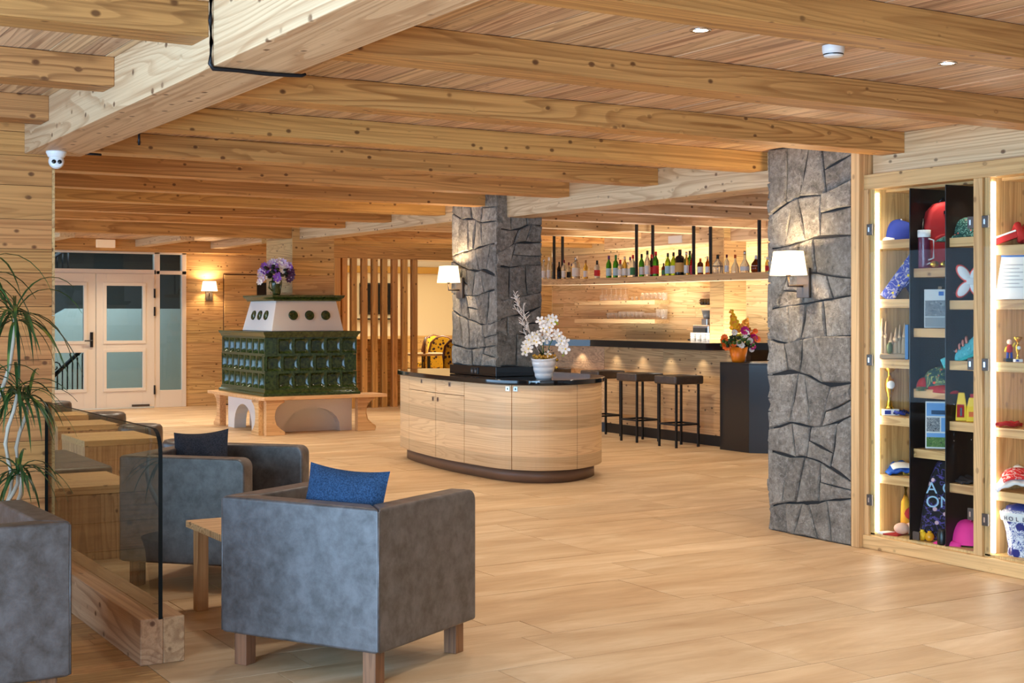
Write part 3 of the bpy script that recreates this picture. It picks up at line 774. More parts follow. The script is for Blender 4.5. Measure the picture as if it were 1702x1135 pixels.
def panel(name, pA, pB, z0, z1):
    lo = [k for k in front if pA + 1 < pxs[k] < pB - 1]
    a_o = interp(front, body, pA)[0] if pA > 0 else body[front[0]]; b_o = interp(front, body, pB)[0] if pB < 2000 else body[front[-1]]
    a_i = interp(front, body2, pA)[0] if pA > 0 else body2[front[0]]; b_i = interp(front, body2, pB)[0] if pB < 2000 else body2[front[-1]]
    po = [a_o] + [body[k] for k in lo] + [b_o]; pi_ = [a_i] + [body2[k] for k in lo] + [b_i]
    def trim(pp, e):
        q = list(pp); d0 = Vector(q[1]) - Vector(q[0]); q[0] = tuple(Vector(q[0]) + d0.normalized() * e); d1_ = Vector(q[-2]) - Vector(q[-1]); q[-1] = tuple(Vector(q[-1]) + d1_.normalized() * e); return q
    po, pi_ = trim(po, .004), trim(pi_, .004)
    poly = po + pi_[::-1]
    ar = sum(poly[i][0] * poly[(i + 1) % len(poly)][1] - poly[(i + 1) % len(poly)][0] * poly[i][1] for i in range(len(poly)))
    if ar < 0: poly = poly[::-1]
    o = MB().prism(loc(poly), z0 + .003, z1 - .003).build(name, VEN, isl)
    mid = interp(front, body, (max(pA, pxs[front[0]]) + min(pB, pxs[front[-1]])) / 2)[0]
    return o
def lock(par, px, zc, s=.019):
    p, k = interp(front, body, px); q = interp(front, body, px + 3)[0]; t = (Vector(q) - Vector(p)).normalized(); nn = Vector((t.y, -t.x))
    if nn.dot(Vector(p)) > 0: nn = -nn
    m = Matrix(((t.x, nn.x, 0, p[0] - 6.8), (t.y, nn.y, 0, p[1] - 11.5), (0, 0, 1, zc), (0, 0, 0, 1)))
    MB().box(-s, s, -.001, .004, -s * 1.05, s * 1.05, m=m).build('lock_plate', CHROME, par)
    MB().box(-s * .25, s * .25, .004, .006, -s * .5, s * .5, m=m).build('keyhole', DARKP, par)
zs_ = .735
panel('side_panel', -1, 680, .115, .865)
d = panel('drawer', 680, 724, zs_, .865); lock(d, 701, .83)
d = panel('drawer', 724, 771.7, zs_, .865); lock(d, 747.5, .83)
d = panel('cabinet_door', 680, 724, .115, zs_); lock(d, 720, .675)
d = panel('cabinet_door', 724, 771.7, .115, zs_); lock(d, 728, .675)
d = panel('cabinet_door', 771.7, 850.5, .115, .865); lock(d, 844, .83)
d = panel('cabinet_door', 850.5, 959.7, .115, .865); lock(d, 857, .83)
panel('side_panel', 959.7, 2001, .115, .865)
po = [body[k] for k in back]; pi2 = [body2[k] for k in back]; poly = po + pi2[::-1]
ar = sum(poly[i][0] * poly[(i + 1) % len(poly)][1] - poly[(i + 1) % len(poly)][0] * poly[i][1] for i in range(len(poly)))
MB().prism(loc(poly if ar > 0 else poly[::-1]), .116, .864).build('rear_panel', VEN, isl)

# ------------------------------------------------------------------ bar
kx, ky = 9.72, 14.27; dk = Vector((-.40, .9165))
def bar_poly(off, depth, ys=11.9, L=1.55):
    """plan outline of a strip along the bar front: straight part then a part kinked toward the lobby"""
    k0 = Vector((kx + off, ky + off * .209)); e = k0 + dk * L
    k1 = Vector((kx + off + depth, ky + (off + depth) * .209)); e1 = k1 + dk * L
    return [(kx + off, ys), (kx + off + depth, ys), tuple(k1), tuple(e1), tuple(e), tuple(k0)]
barc = thing('bar_counter', 'long larch bar counter with black top behind the stools', 'bar counter', (0, 0, 0))
bp_ = bar_poly(0, .75, 12.0); bp_[1] = (10.47, 11.74)
MB().prism(bp_, 1.085, 1.165).build('counter_top', STEELB, barc)
MB().prism(bar_poly(.27, .25, 11.85), .115, 1.085).build('carcass', CORE, barc)
MB().prism(bar_poly(.26, .27, 11.85), 0, .12).build('kick_board', STEEL, barc)
z = .12
BARW = wood('bar_front_larch', 'Y', sr(226, 184, 134), sr(160, 108, 66), var=.12)
while z < 1.08:
    za = min(z + R.choice((.2, .26, .3)), 1.085)
    if 1.085 - za < .06: za = 1.085
    for (ya, yb) in ((11.85, 13.1), (13.1, ky + .05)): piece('plank', BARW, kx + .25, kx + .272, ya + .001, yb - .001, z + .001, za - .001, barc)
    p0 = Vector((kx + .25, ky + .052)); p1 = p0 + dk * 1.55; o = Vector((.0183, .008))
    MB().prism([tuple(p0), tuple(p0 + o), tuple(p1 + o), tuple(p1)], z + .001, za - .001).build('plank', BARW, barc)
    z = za
for yy in (12.35, 12.95, 13.5, 14.05):
    light('bar_front_spot', 'SPOT', (kx + .15, yy, 1.07), 5, WARMW, (0, .0, 0), spot_size=1.7, spot_blend=1, shadow_soft_size=.01)
for i in (.35, .9):
    p = Vector((kx + .2, ky)) + dk * i; light('bar_front_spot', 'SPOT', (p.x, p.y, 1.07), 4, WARMW, (0, .06, 0), spot_size=1.5, spot_blend=.7, shadow_soft_size=.01)
bc = thing('bar_end_cabinet', 'black steel cabinet with chamfered corner at the bar end', 'cabinet', (9.8, 11.6, 0))
poly = [(9.79, 11.84), (9.80, 11.37), (10.25, 10.83), (10.7, 10.83), (10.7, 11.84)]
MB().prism([(x - 9.8, y - 11.6) for x, y in poly], 0, .945).build('body', STEELB, bc, .002)
MB().prism([(x - 9.8, y - 11.6) for x, y in inset(poly, -.006 if False else 0.0)], .945, .96).build('top_plate', STEEL, bc, .002)
# stools
def make_stool():
    t = thing('bar_stool', 'bar stool with brown leather seat, nearest the black bar end cabinet', 'bar stool', (9.61, 12.34, 0), .0, 'bar stools along the counter')
    B(-.2, .2, -.2, .2, .705, .80).build('seat', LEATHERD, t, .018, 3)
    for sx in (-1, 1):
        for sy in (-1, 1): B(sx * .155 - .011, sx * .155 + .011, sy * .155 - .011, sy * .155 + .011, 0, .725).build('leg', IRON2, t)
    for a in (-.155, .155):
        B(-.15, .15, a - .01, a + .01, .245, .265).build('footrest', IRON2, t); B(a - .01, a + .01, -.15, .15, .245, .265).build('footrest', IRON2, t)
        B(-.15, .15, a - .009, a + .009, .705, .725).build('seat_rail', IRON2, t)
    return t
st4 = make_stool()
dup(st4, (9.62, 13.09, 0), 0, 'bar stool with brown leather seat, second from the black end cabinet')
dup(st4, (9.64, 13.88, 0), 0, 'bar stool with brown leather seat, third from the black end cabinet')
dup(st4, (9.46, 14.80, 0), .33, 'bar stool half hidden behind the orchid pot')
# hanging bottle shelf
sh = thing('hanging_bottle_shelf', 'long larch bottle shelf hung on black rods above the bar', 'shelf', (0, 0, 0))
sk = Vector((9.95, 14.62))
def shelf_poly(d=.32):
    k0 = sk; e = k0 + dk * 1.6; k1 = sk + Vector((d, d * .209)); e1 = k1 + dk * 1.6
    return [(sk.x, 10.7), (sk.x + d, 10.7), tuple(k1), tuple(e1), tuple(e), tuple(k0)]
MB().prism(shelf_poly(), 1.865, 1.94).build('shelf_board', WALLY, sh, .003)
def rod(p): B(p[0] - .014, p[0] + .014, p[1] - .014, p[1] + .014, 1.94, ZC).build('rod', IRON2, sh)
def on_shelf(px, back=0.0):
    """plan point on the shelf line seen at pixel column px, pushed back by `back` metres"""
    t = (px - 851) / FPX; ax = SN * t + CS; ay = -CS * t + SN
    D = (sk.x + back) / ax
    if D * ay <= sk.y: return Vector((D * ax, D * ay))
    nn = Vector((.9165, .40)); D = (nn.dot(sk) + back) / (nn.x * ax + nn.y * ay); return Vector((D * ax, D * ay))
for a, b_ in ((1262, .03), (1290, .28), (1153, .03), (1181, .28), (1058, .03), (1085, .28), (921, .03), (935, .28)): rod(on_shelf(a, b_))
for yy in (11.5, 12.8, 14.0): light('shelf_spot', 'SPOT', (sk.x + .16, yy, 1.855), 16, WARMW, (0, -.5, 0), spot_size=2.2, spot_blend=.6, shadow_soft_size=.02)
# bar rear
WBK = 12.0
WALLB = wood('bar_wall_larch', 'Y', sr(234, 200, 148), sr(184, 136, 86), var=.09)
wbar = plank_wall_x('wall_bar', 'larch plank wall behind the bar', 10.9, 18.7, WBK, 0, ZC, WALLB, h=.21)
plank_wall_y('wall_bar_return', 'short larch return wall at the far end of the bar', 11.0, 12.0, 18.7, 0, ZC, WALLX)
col3 = plank_wall_x('bar_column', 'square larch column in front of the coffee niche', 13.12, 13.38, 10.9, 0, ZC, WALLY, th=.35, h=.22, cat='column')
for i in range(12): piece('plank', WALLX, 10.902, 11.25, 13.103, 13.121, i * .22 + .001, min(ZC, i * .22 + .219), col3)
SHELFW = wood('pale_shelf_larch', 'Y', sr(240, 210, 160), sr(200, 156, 104), var=.02)
for i, zz in enumerate((1.68, 1.41)):
    t = thing('wall_shelf', ('upper' if i == 0 else 'lower') + ' larch glass shelf on the wall behind the bar', 'shelf', (WBK, 16.6, zz), 0, 'glass shelves')
    B(-.26, -.002, -.98, 1.06, -.06, 0).build('shelf_board', SHELFW, t, .003)
bb = thing('back_bar', 'dark back counter along the wall behind the bar', 'counter', (11.6, 14.8, 0))
B(-.3, .38, -1.4, 1.9, 0, 1.04).build('body', STEEL, bb); B(-.32, .38, -1.42, 1.92, 1.04, 1.10).build('worktop', GRANITE, bb, .003)
light('back_wall_glow', 'AREA', (11.55, 15.0, 2.50), 24, (1, .80, .52), (0, -.4, 0), shape='RECTANGLE', size=.1, size_y=3.4)
light('bar_fill_light', 'AREA', (10.88, 14.0, 1.0), 130, (1, .93, .82), (pi, 0, 0), shape='RECTANGLE', size=.55, size_y=5.0)  # added fill, unseen behind the counter, lifts the ceiling over the bar
light('bar_work_light', 'SPOT', (11.2, 13.9, 2.6), 240, WARMW, (0, 0, 0), spot_size=2.0, spot_blend=.7, shadow_soft_size=.05)
light('bar_work_light', 'SPOT', (11.1, 11.9, 2.6), 240, WARMW, (0, -.3, 0), spot_size=2.2, spot_blend=.7, shadow_soft_size=.05)
light('bar_work_light', 'SPOT', (11.1, 16.4, 2.6), 240, WARMW, (0, -.3, 0), spot_size=2.2, spot_blend=.7, shadow_soft_size=.05)
t = B(P(1112, 404, X=10.99)[0] - .004, 10.998, P(1134, 400, X=11)[1], P(1112, 400, X=11)[1], P(1120, 404, X=11)[2], P(1120, 392, X=11)[2]).build('paper_notice', plain('paper', sr(214, 206, 196), .8))
tag(t, 'small printed paper notice pinned on the beam above the bar', 'notice')

# ------------------------------------------------------------------ slat screen and dining room
YS = 19.9
xs0 = P(556, 500, Y=YS)[0]; xs1 = P(697, 500, Y=YS)[0]
structure('wall_dining_header', 'larch header above the slat screen', 'wall', B(xs0 - .1, 12.0, YS - .06, YS + .14, 2.36, ZC), JX, .004)
structure('trim_2', 'upright larch post at the left end of the slat screen', 'post', B(xs0 - .02, P(564, 500, Y=YS)[0], YS - .05, YS + .12, 0, 2.36), SLATW, .003)
plank_wall_x('wall_dining_return', 'larch return wall left of the slat screen', YS, YB + .2, 8.55, 0, ZC, WALLY, th=.15)
scr = thing('slat_screen', 'screen of upright larch slats before the dining room', 'screen', (xs0, YS, 0))
for a in (568, 584, 601.6, 618.7, 634.8, 652, 668.5, 685):
    xa = P(a, 500, Y=YS)[0]; B(xa - xs0, xa - xs0 + .09, -.02, .07, 0, 2.36).build('slat', SLATW, scr, .003)
wlow = plank_wall_y('wall_dining_low', 'low larch plank wall behind the slats', xs0, xs1, YS + .45, 0, 1.05, WALLX, th=.12, h=.17)
piece('cap_board', SLATW, xs0, xs1, YS + .42, YS + .60, 1.05, 1.075, wlow)
YD = 27.0
structure('wall_dining_back', 'cream back wall of the dining room', 'wall', B(7, 17, YD, YD + .2, 0, 2.7), CREAM)
structure('wall_dining_side', 'cream side wall of the dining room', 'wall', B(17, 17.2, 18.5, YD, 0, 2.7), CREAM)
structure('wall_dining_front', 'cream wall between the bar rear and the dining room', 'wall', B(12.25, 17, 18.5, 18.7, 0, 2.7), CREAM)
structure('trim_3', 'golden cornice below the dining room ceiling', 'cornice', B(7, 17, YD - .12, YD, 2.36, 2.50), plain('golden_cornice', sr(196, 150, 60), .5), .01)
structure('trim_4', 'wood wainscot along the dining room back wall', 'wainscot', B(7, 17, YD - .03, YD, 0, 1.0), WALLX)
light('dining_glow', 'AREA', (13.0, 24, 2.3), 160, (1, .93, .8), (pi, 0, 0), shape='RECTANGLE', size=4, size_y=4)
light('dining_lamp', 'SPOT', (13.3, 23.6, 2.6), 420, (1, .94, .82), (0, 0, 0), spot_size=2.6, spot_blend=.8, shadow_soft_size=.1)
a, b = P(597, 470, Y=YD), P(652, 522, Y=YD)
tv = thing('wall_screen', 'dark flat screen on the dining room wall behind the slats', 'screen', (a[0], YD - .06, b[2]))
B(0, b[0] - a[0], 0, .05, 0, a[2] - b[2]).build('housing', DARKP, tv, .01); B(.03, b[0] - a[0] - .03, -.004, 0, .05, a[2] - b[2] - .03).build('display', GRANITE, tv)
B(-.05, b[0] - a[0] + .05, -.1, .05, -.12, -.09).build('shelf', IRON, tv)
def mk_floral():
    t = NT('yellow_floral'); v, r = t.coords(False, False)
    vo = t.n('ShaderNodeTexVoronoi'); vo.inputs['Scale'].default_value = 13; t.l(v, vo.inputs['Vector'])
    k = t.ramp(vo.outputs['Distance'], [(.30, 1.), (.36, 0.)]); vo2 = t.n('ShaderNodeTexVoronoi'); vo2.inputs['Scale'].default_value = 22; t.l(v, vo2.inputs['Vector'])
    c = t.mix(k, sr(224, 176, 40), sr(60, 34, 40)); k2 = t.ramp(vo2.outputs['Distance'], [(.18, 1.), (.24, 0.)]); c = t.mix(t.math('MULTIPLY', k2, .8), c, sr(96, 96, 40))
    return t.out(c, .8)
FLORAL = mk_floral()
def make_dchair():
    t = thing('dining_chair', 'round backed dining chair in yellow floral fabric, right of the table', 'chair', (0, 0, 0), 0, 'yellow dining chairs')
    arch = [(-.25, .45), (-.26, .75), (-.22, .92), (-.12, 1.01), (0, 1.04), (.12, 1.01), (.22, .92), (.26, .75), (.25, .45)]
    MB().prism([(x, z) for x, z in arch], -.02, .03, m=Matrix(((1, 0, 0, 0), (0, 0, 1, -.22), (0, 1, 0, 0), (0, 0, 0, 1)))).build('backrest', FLORAL, t, .01)
    MB().tube([(x * 1.06, -.215, z * 1.005) for x, z in arch], .022, 8).build('back_frame', WZ_DARK, t)
    B(-.25, .25, -.2, .28, .40, .49).build('seat', FLORAL, t, .03, 3)
    for sx in (-1, 1):
        for sy in (-.2, .26): MB().tube([(sx * .23, sy, .42), (sx * .24, sy * 1.05, 0)], .02, 8, rr=[.024, .014]).build('leg', WZ_DARK, t)
    return t
WZ_DARK = plain('dark_chair_wood', sr(110, 60, 26), .4)
def dpos(px, D): s = (px - 851) / FPX * D; return (SN * s + CS * D, -CS * s + SN * D, 0)
c0 = make_dchair(); c0.location = dpos(744, 24.2); c0.rotation_euler = (0, 0, .2)
dup(c0, dpos(728, 26.9), -.1, 'yellow floral dining chair behind the table, right one'); dup(c0, dpos(711, 28.2), .1, 'yellow floral dining chair behind the table, left one')
dup(c0, dpos(688, 25.3), 1.0, 'yellow floral dining chair beside the last slat')
tb = thing('dining_table', 'square dining table with dark pedestal among the yellow chairs', 'table', dpos(708, 25.4))
B(-.42, .42, -.42, .42, .72, .76).build('table_top', OBX, tb, .005); B(-.06, .06, -.06, .06, .05, .72).build('pedestal', DARKP, tb); B(-.25, .25, -.25, .25, 0, .05).build('base', DARKP, tb, .01)

# ------------------------------------------------------------------ tiled stove with bench
ov = thing('tiled_stove', 'green tiled stove with white tapered top and wooden bench round it', 'stove', (6.16, 16.12, 0))
ox, oy = 6.16, 16.12; W_, L_ = 1.22, 1.58
# white plinth with arched niches
def arch_slab(w, h, a0, a1, ah, t):
    """slab in local x-z plane (thickness t in y) with an arched opening from a0 to a1"""
    m = MB(); k = 12; mid = (a0 + a1) / 2; rx = (a1 - a0) / 2
    arc_ = [(mid - rx * math.cos(pi * i / k), ah * math.sin(pi * i / k) ** .8) for i in range(k + 1)]
    top = [(mid - rx * math.cos(pi * i / k), h) for i in range(k + 1)]
    for y in (0, t):
        pass
    def quad(p): m.add([(x, 0, z) for x, z in p] + [(x, t, z) for x, z in p], [(0, 1, 2, 3), (7, 6, 5, 4), (0, 4, 5, 1), (1, 5, 6, 2), (2, 6, 7, 3), (3, 7, 4, 0)])
    quad([(0, 0), (a0, 0), (a0, h), (0, h)]); quad([(a1, 0), (w, 0), (w, h), (a1, h)])
    for i in range(k): quad([arc_[i], arc_[i + 1], top[i + 1], top[i]])
    return m
arch_slab(1.18, .43, .26, 1.02, .31, .14).build('plinth_front', PLASTER, ov).location = (.03, .12, 0)
o = arch_slab(1.28, .43, .40, 1.05, .33, .16).build('plinth_side', PLASTER, ov); o.rotation_euler = (0, 0, pi / 2); o.location = (.19, .16, 0)
B(.33, 1.2, .25, 1.45, 0, .43).build('plinth_core', PLASTER, ov)
# bench
m = MB(); bx0, by0, bx1, by1 = -.14, -.20, 1.56, 1.78
m.prism([(bx0 + .05, by0), (bx1, by0), (bx1, by0 + .42), (.2, by0 + .42), (.2, by1), (bx0, by1), (bx0, by0 + .05)], .43, .47); m.build('bench_seat', BENCH, ov, .006)
prof = [(0, .43), (.30, .43), (.30, .405), (.25, .385), (.19, .35), (.155, .30), (.14, .22), (.17, .13), (.25, .07), (.31, .04), (.31, 0), (0, 0)]
def bleg(x, y, rz, fl=1):
    m = MB(); m.prism([(a * .8 if a > 0 else a, b) for a, b in prof], -.045, .045, m=Matrix(((1, 0, 0, 0), (0, 0, 1, 0), (0, 1, 0, 0), (0, 0, 0, 1))))
    o = m.build('bench_leg', BENCH, ov, .005); o.location = (x, y, 0); o.rotation_euler = (0, 0, rz); return o
bleg(-.06, -.13, 0); bleg(-.075, -.07, pi / 2); bleg(1.20, -.04, 0); bleg(1.33, .22, 0); bleg(.02, 1.62, pi / 2)
# glazed tile block
B(.03, W_ - .03, .03, L_ - .03, .47, 1.27).build('tile_block', GLAZE, ov)
def cornice(z0, z1, e, name, x0=0, x1=W_, y0=0, y1=L_, flip=False):
    m = MB(); lv = [(0, e * .25), (.35, e * .4), (.6, e * .8), (1, e)]
    if flip: lv = [(0, e), (.4, e), (.6, e * .5), (1, e * .3)]
    vs = []; 
    for f, o_ in lv: vs += [(x0 - o_, y0 - o_, z0 + (z1 - z0) * f), (x1 + o_, y0 - o_, z0 + (z1 - z0) * f), (x1 + o_, y1 + o_, z0 + (z1 - z0) * f), (x0 - o_, y1 + o_, z0 + (z1 - z0) * f)]
    fs = [(3, 2, 1, 0), (12, 13, 14, 15)]
    for k in range(3):
        for i in range(4): fs.append((k * 4 + i, k * 4 + (i + 1) % 4, k * 4 + 4 + (i + 1) % 4, k * 4 + 4 + i))
    m.add(vs, fs); m.build(name, GLAZE, ov, .003)
cornice(1.195, 1.27, .045, 'upper_cornice'); cornice(.47, .55, .04, 'base_moulding', flip=True)
def dish(w, h):
    m = MB(); f = .016; n = 10
    def fn(u, v):
        x = f + (w - 2 * f) * u; z = f + (h - 2 * f) * v; r_ = math.hypot(u - .5, v - .5) * 2
        b = (1 - abs(2 * u - 1) ** 4) * (1 - abs(2 * v - 1) ** 4)
        return (x, .045 * b ** .8 - .004 * math.cos(r_ * 18) * b, z)
    m.grid(fn, n, n)
    for (a, b, c, d) in ((0, w, 0, f), (0, w, h - f, h), (0, f, f, h - f), (w - f, w, f, h - f)): m.box(a, b, -.006, .02, c, d)
    return m.mesh('stove_tile', GLAZE)
def flat_tile(w, h): return B(.003, w - .003, -.003, .02, .003, h - .003).box(.02, w - .02, -.009, .0, .02, h - .02).mesh('stove_corner_tile', GLAZE)
tw = .2145; th_ = .215
DM = dish(tw, th_); FM = flat_tile(W_ - 5 * tw, th_); FM2 = flat_tile(L_ - 7 * tw, th_)
for r_ in range(3):
    z = .55 + r_ * th_
    xx = 0; seq = ['f'] + ['d'] * 5 if r_ != 1 else ['d'] * 5 + ['f']
    for q in seq:
        o = bpy.data.objects.new('tile', DM if q == 'd' else FM); COL.objects.link(o); o.parent = ov; o.location = (xx, -.005, z); xx += tw if q == 'd' else W_ - 5 * tw
    yy = L_; seq = ['d'] * 7 + ['f'] if r_ == 1 else ['f'] + ['d'] * 7
    for q in seq:
        w2 = tw if q == 'd' else L_ - 7 * tw
        o = bpy.data.objects.new('tile', DM if q == 'd' else FM2); COL.objects.link(o); o.parent = ov; o.rotation_euler = (0, 0, -pi / 2); o.location = (-.005, yy, z); yy -= w2
# tapered plaster hood with round tiles, crown
b0 = [(.12, .12), (1.10, .12), (1.10, 1.16), (.12, 1.16)]; t0 = [(.22, .22), (1.04, .22), (1.04, 1.12), (.22, 1.12)]
m = MB(); m.add([(x, y, 1.27) for x, y in b0] + [(x, y, 1.655) for x, y in t0], [(3, 2, 1, 0), (4, 5, 6, 7)] + [(i, (i + 1) % 4, 4 + (i + 1) % 4, 4 + i) for i in range(4)])
m.build('plaster_hood', PLASTER, ov, .012, 3)
cornice(1.65, 1.725, .06, 'crown_slab', .20, 1.07, .20, 1.14)
disc = MB().lathe([(.001, .008), (.03, .006), (.045, .012), (.055, .014), (.062, .004), (.062, -.01)], 24, caps=False).mesh('round_tile', GLAZE)
tx = math.atan2(.10, .385)
for i in range(3):
    o = bpy.data.objects.new('round_tile', disc); COL.objects.link(o); o.parent = ov; f = (1.45 - 1.27) / .385; o.location = (.43 + .22 * i, .12 + .1 * f, 1.47); o.rotation_euler = (pi / 2 - tx, 0, 0)
    o = bpy.data.objects.new('round_tile', disc); COL.objects.link(o); o.parent = ov; o.location = (.12 + .1 * f, .42 + .22 * i, 1.47); o.rotation_euler = (0, -pi / 2 + tx, 0)

# ------------------------------------------------------------------ glass partition
par = thing('glass_partition', 'low glass partition standing in a thick larch beam left of the armchairs', 'partition', (1.67, 5.835, 0))
PX = wood('partition_beam', 'Y', sr(190, 150, 112), sr(132, 90, 60), world=False, var=.02, across=3, along=.35)
B(0, .098, 0, 2.16, 0, .197).build('beam_half', PX, par, .004); B(.0985, .192, 0, 2.16, 0, .197).build('beam_half', PX, par, .004)
def gl_prof():
    p = [(0, .19), (2.15, .19), (2.15, 1.0)]
    for k in range(7): a = pi / 2 + pi / 2 * k / 6; p.append((.10 + .10 * math.cos(a), .90 + .10 * math.sin(a)))
    return p
pts = gl_prof()
g = MB(); vs = [(.078, y, z) for y, z in pts] + [(.094, y, z) for y, z in pts]; n = len(pts)
g.add(vs, [tuple(range(n)), tuple(range(n, 2 * n))[::-1]]); g.build('glass_pane', PANEG, par)
e = MB()
for i in range(n):
    if i == 0: continue
    j = (i + 1) % n
    e.add([(.077, *pts[i]), (.095, *pts[i]), (.095, *pts[j]), (.077, *pts[j])], [(0, 1, 2, 3)])
e.build('glass_edge', plain('glass_edge_dark', sr(10, 14, 13), .6, 0, .2), par)

# ------------------------------------------------------------------ tub armchairs
def make_armchair(name_label, locn, rz, w=.82, d=.75, mat=None):
    mat = mat or LEATHER
    t = thing('armchair', name_label, 'armchair', (*locn, 0), rz, 'leather tub armchairs')
    h0, h1, th = .14, .72, .11
    hw, hd = w / 2, d / 2
    MB().prism([(-hw, -hd), (hw, -hd), (hw - th, -hd + th), (-hw + th, -hd + th)], h0, h1).build('backrest', mat, t, .013, 3)
    for s in (-1, 1):
        q_ = .05; pr = [(0, h0), (hd, h0), (hd, h1 - q_)] + [(hd - q_ + q_ * math.cos(a), h1 - q_ + q_ * math.sin(a)) for a in [pi / 2 * k / 6 for k in range(1, 7)]] + [(0, h1)]
        n_ = len(pr); yb = lambda y, e: y if y else e
        vs = [(s * hw, yb(y, -hd), z) for y, z in pr] + [(s * (hw - th), yb(y, -hd + th), z) for y, z in pr]
        fs = [tuple(range(n_)), tuple(range(n_, 2 * n_))[::-1]] + [(i, n_ + i, n_ + (i + 1) % n_, (i + 1) % n_) for i in range(n_)]
        m = MB().add(vs, fs if s > 0 else [f[::-1] for f in fs])
        m.build('armrest', mat, t, .013, 3)
    B(-hw + th, hw - th, -hd + th, hd - .03, h0 + .01, .32).build('seat_base', mat, t, .01)
    B(-hw + th + .005, hw - th - .005, -hd + th, hd - .005, .32, .44).build('seat', mat, t, .03, 4)
    for s in (-1, 1):
        MB().tube([(s * (hw - .005), -hd + .005, h0 + .01), (s * (hw - .005), -hd + .005, h1 - .012)], .005, 6).build('piping', mat, t)
    for sx in (-1, 1):
        for sy in (-1, 1): B(sx * (hw - .075) - .032, sx * (hw - .075) + .032, sy * (hd - .07) - .032, sy * (hd - .07) + .032, 0, h0).build('leg', DARKW, t, .003)
    return t
make_armchair('grey leather armchair seen from behind holding the blue cushion', (2.50, 5.515), math.radians(-60.6), .82, .75)
make_armchair('grey leather armchair behind the glass partition holding the charcoal cushion', (2.625, 7.615), math.radians(-136.5), .86, .75)
make_armchair('grey leather armchair cut by the frame, standing left of the glass partition', (.82, 5.65), .03, .84, .78)
def cushion(name_label, cat, loc_, rot, mat, w=.42, h=.40, t=.14):
    m = MB(); n = 16
    def f(sgn):
        def g(u, v):
            a, b = 2 * u - 1, 2 * v - 1
            pin = 1 - .05 * (1 - abs(b) ** 2) * abs(a) ** 3; pin2 = 1 - .05 * (1 - abs(a) ** 2) * abs(b) ** 3
            th = ((1 - abs(a) ** 2.6) * (1 - abs(b) ** 2.6)) ** .55
            return (a * w / 2 * pin, sgn * th * t / 2 + .006 * math.sin(9 * a + 5 * b) * th, b * h / 2 * pin2 - .008 * max(0, b) * (1 - a * a))
        return g
    m.grid(f(-1), n, n); m.grid(f(1), n, n)
    m.f[n * n:] = [q[::-1] for q in m.f[n * n:]]
    o = m.build('cushion', mat); o.location = loc_; o.rotation_euler = rot
    return tag(o, name_label, cat, 'wool cushions')
cz = math.radians(-60.6)
def locx(c, rz, x, y): return (c[0] + x * math.cos(rz) - y * math.sin(rz), c[1] + x * math.sin(rz) + y * math.cos(rz))
p = locx((2.50, 5.515), cz, .09, -.185); cushion('blue wool cushion leaning in the nearest full armchair', 'cushion', (*p, .655), (math.radians(-12), math.radians(3), cz + .05), DENIM, .40, .40)
c2 = math.radians(-136.5); cushion('charcoal cushion leaning in the armchair behind the glass partition', 'cushion', (2.56, 7.72, .635), (math.radians(-10), math.radians(-5), -.75), CHAR, .34, .38, .12)
# coffee table
ct = thing('coffee_table', 'small larch coffee table between the two leather armchairs', 'table', (2.19, 6.12, 0))
B(0, .62, .0, .73, .415, .45).build('table_top', OBX, ct, .004)
for xx in (.03, .53):
    for yy in (.03, .64): B(xx, xx + .06, yy, yy + .06, 0, .415).build('leg', OBZ, ct, .003)

# lounge blocks, leather bench, ottomans behind the partition
BLK = wood('block_table_larch', 'X', sr(220, 176, 122), sr(160, 108, 62), world=False, var=.06)
def block(lab, x0, x1, y0, y1, h=.45):
    t = thing('block_table', lab, 'table', (x0, y0, 0), 0, 'solid larch block tables')
    B(0, x1 - x0, 0, y1 - y0, h - .05, h).build('table_top', BLK, t, .003)
    B(0.004, x1 - x0 - .004, .004, y1 - y0 - .004, 0, h - .05).build('body', OBZ, t, .002)
block('larch block table nearest the glass partition, against the plank wall end', 1.83, 2.42, 8.48, 9.25)
block('larch block table with its left corner in shade, behind the leather bench', 2.83, 3.46, 11.50, 12.30)
block('larch block table third from the partition', 2.98, 3.55, 13.10, 13.75)
block('larch block table farthest toward the glazed doors', 3.12, 3.60, 14.45, 15.0)
bn = thing('leather_bench', 'low dark leather bench between two larch block tables', 'bench', (2.15, 9.75, 0))
B(-.30, .45, 0, 1.35, .12, .43).build('seat', LEATHERD, bn, .03, 3); B(-.27, .42, .03, 1.32, 0, .12).build('base', DARKP, bn)
def ottoman(lab, x, y):
    t = thing('ottoman', lab, 'ottoman', (x, y, 0), 0, 'round dark ottomans')
    MB().lathe([(.001, .45), (.15, .45), (.185, .443), (.203, .42), (.207, .38), (.207, .06), (.198, .045)], 28, caps=False).build('upholstery', LEATHERD, t)
    MB().lathe([(.17, 0), (.17, .05)], 20).build('base', DARKP, t)
ottoman('round dark ottoman farthest toward the glazed doors', 3.80, 16.9)
ottoman('round dark ottoman second from the glazed doors', 3.86, 14.77)
ottoman('round dark ottoman above the corner of the glass partition', 3.72, 13.0)
ottoman('round dark ottoman half hidden behind the charcoal cushion', 3.61, 11.25)

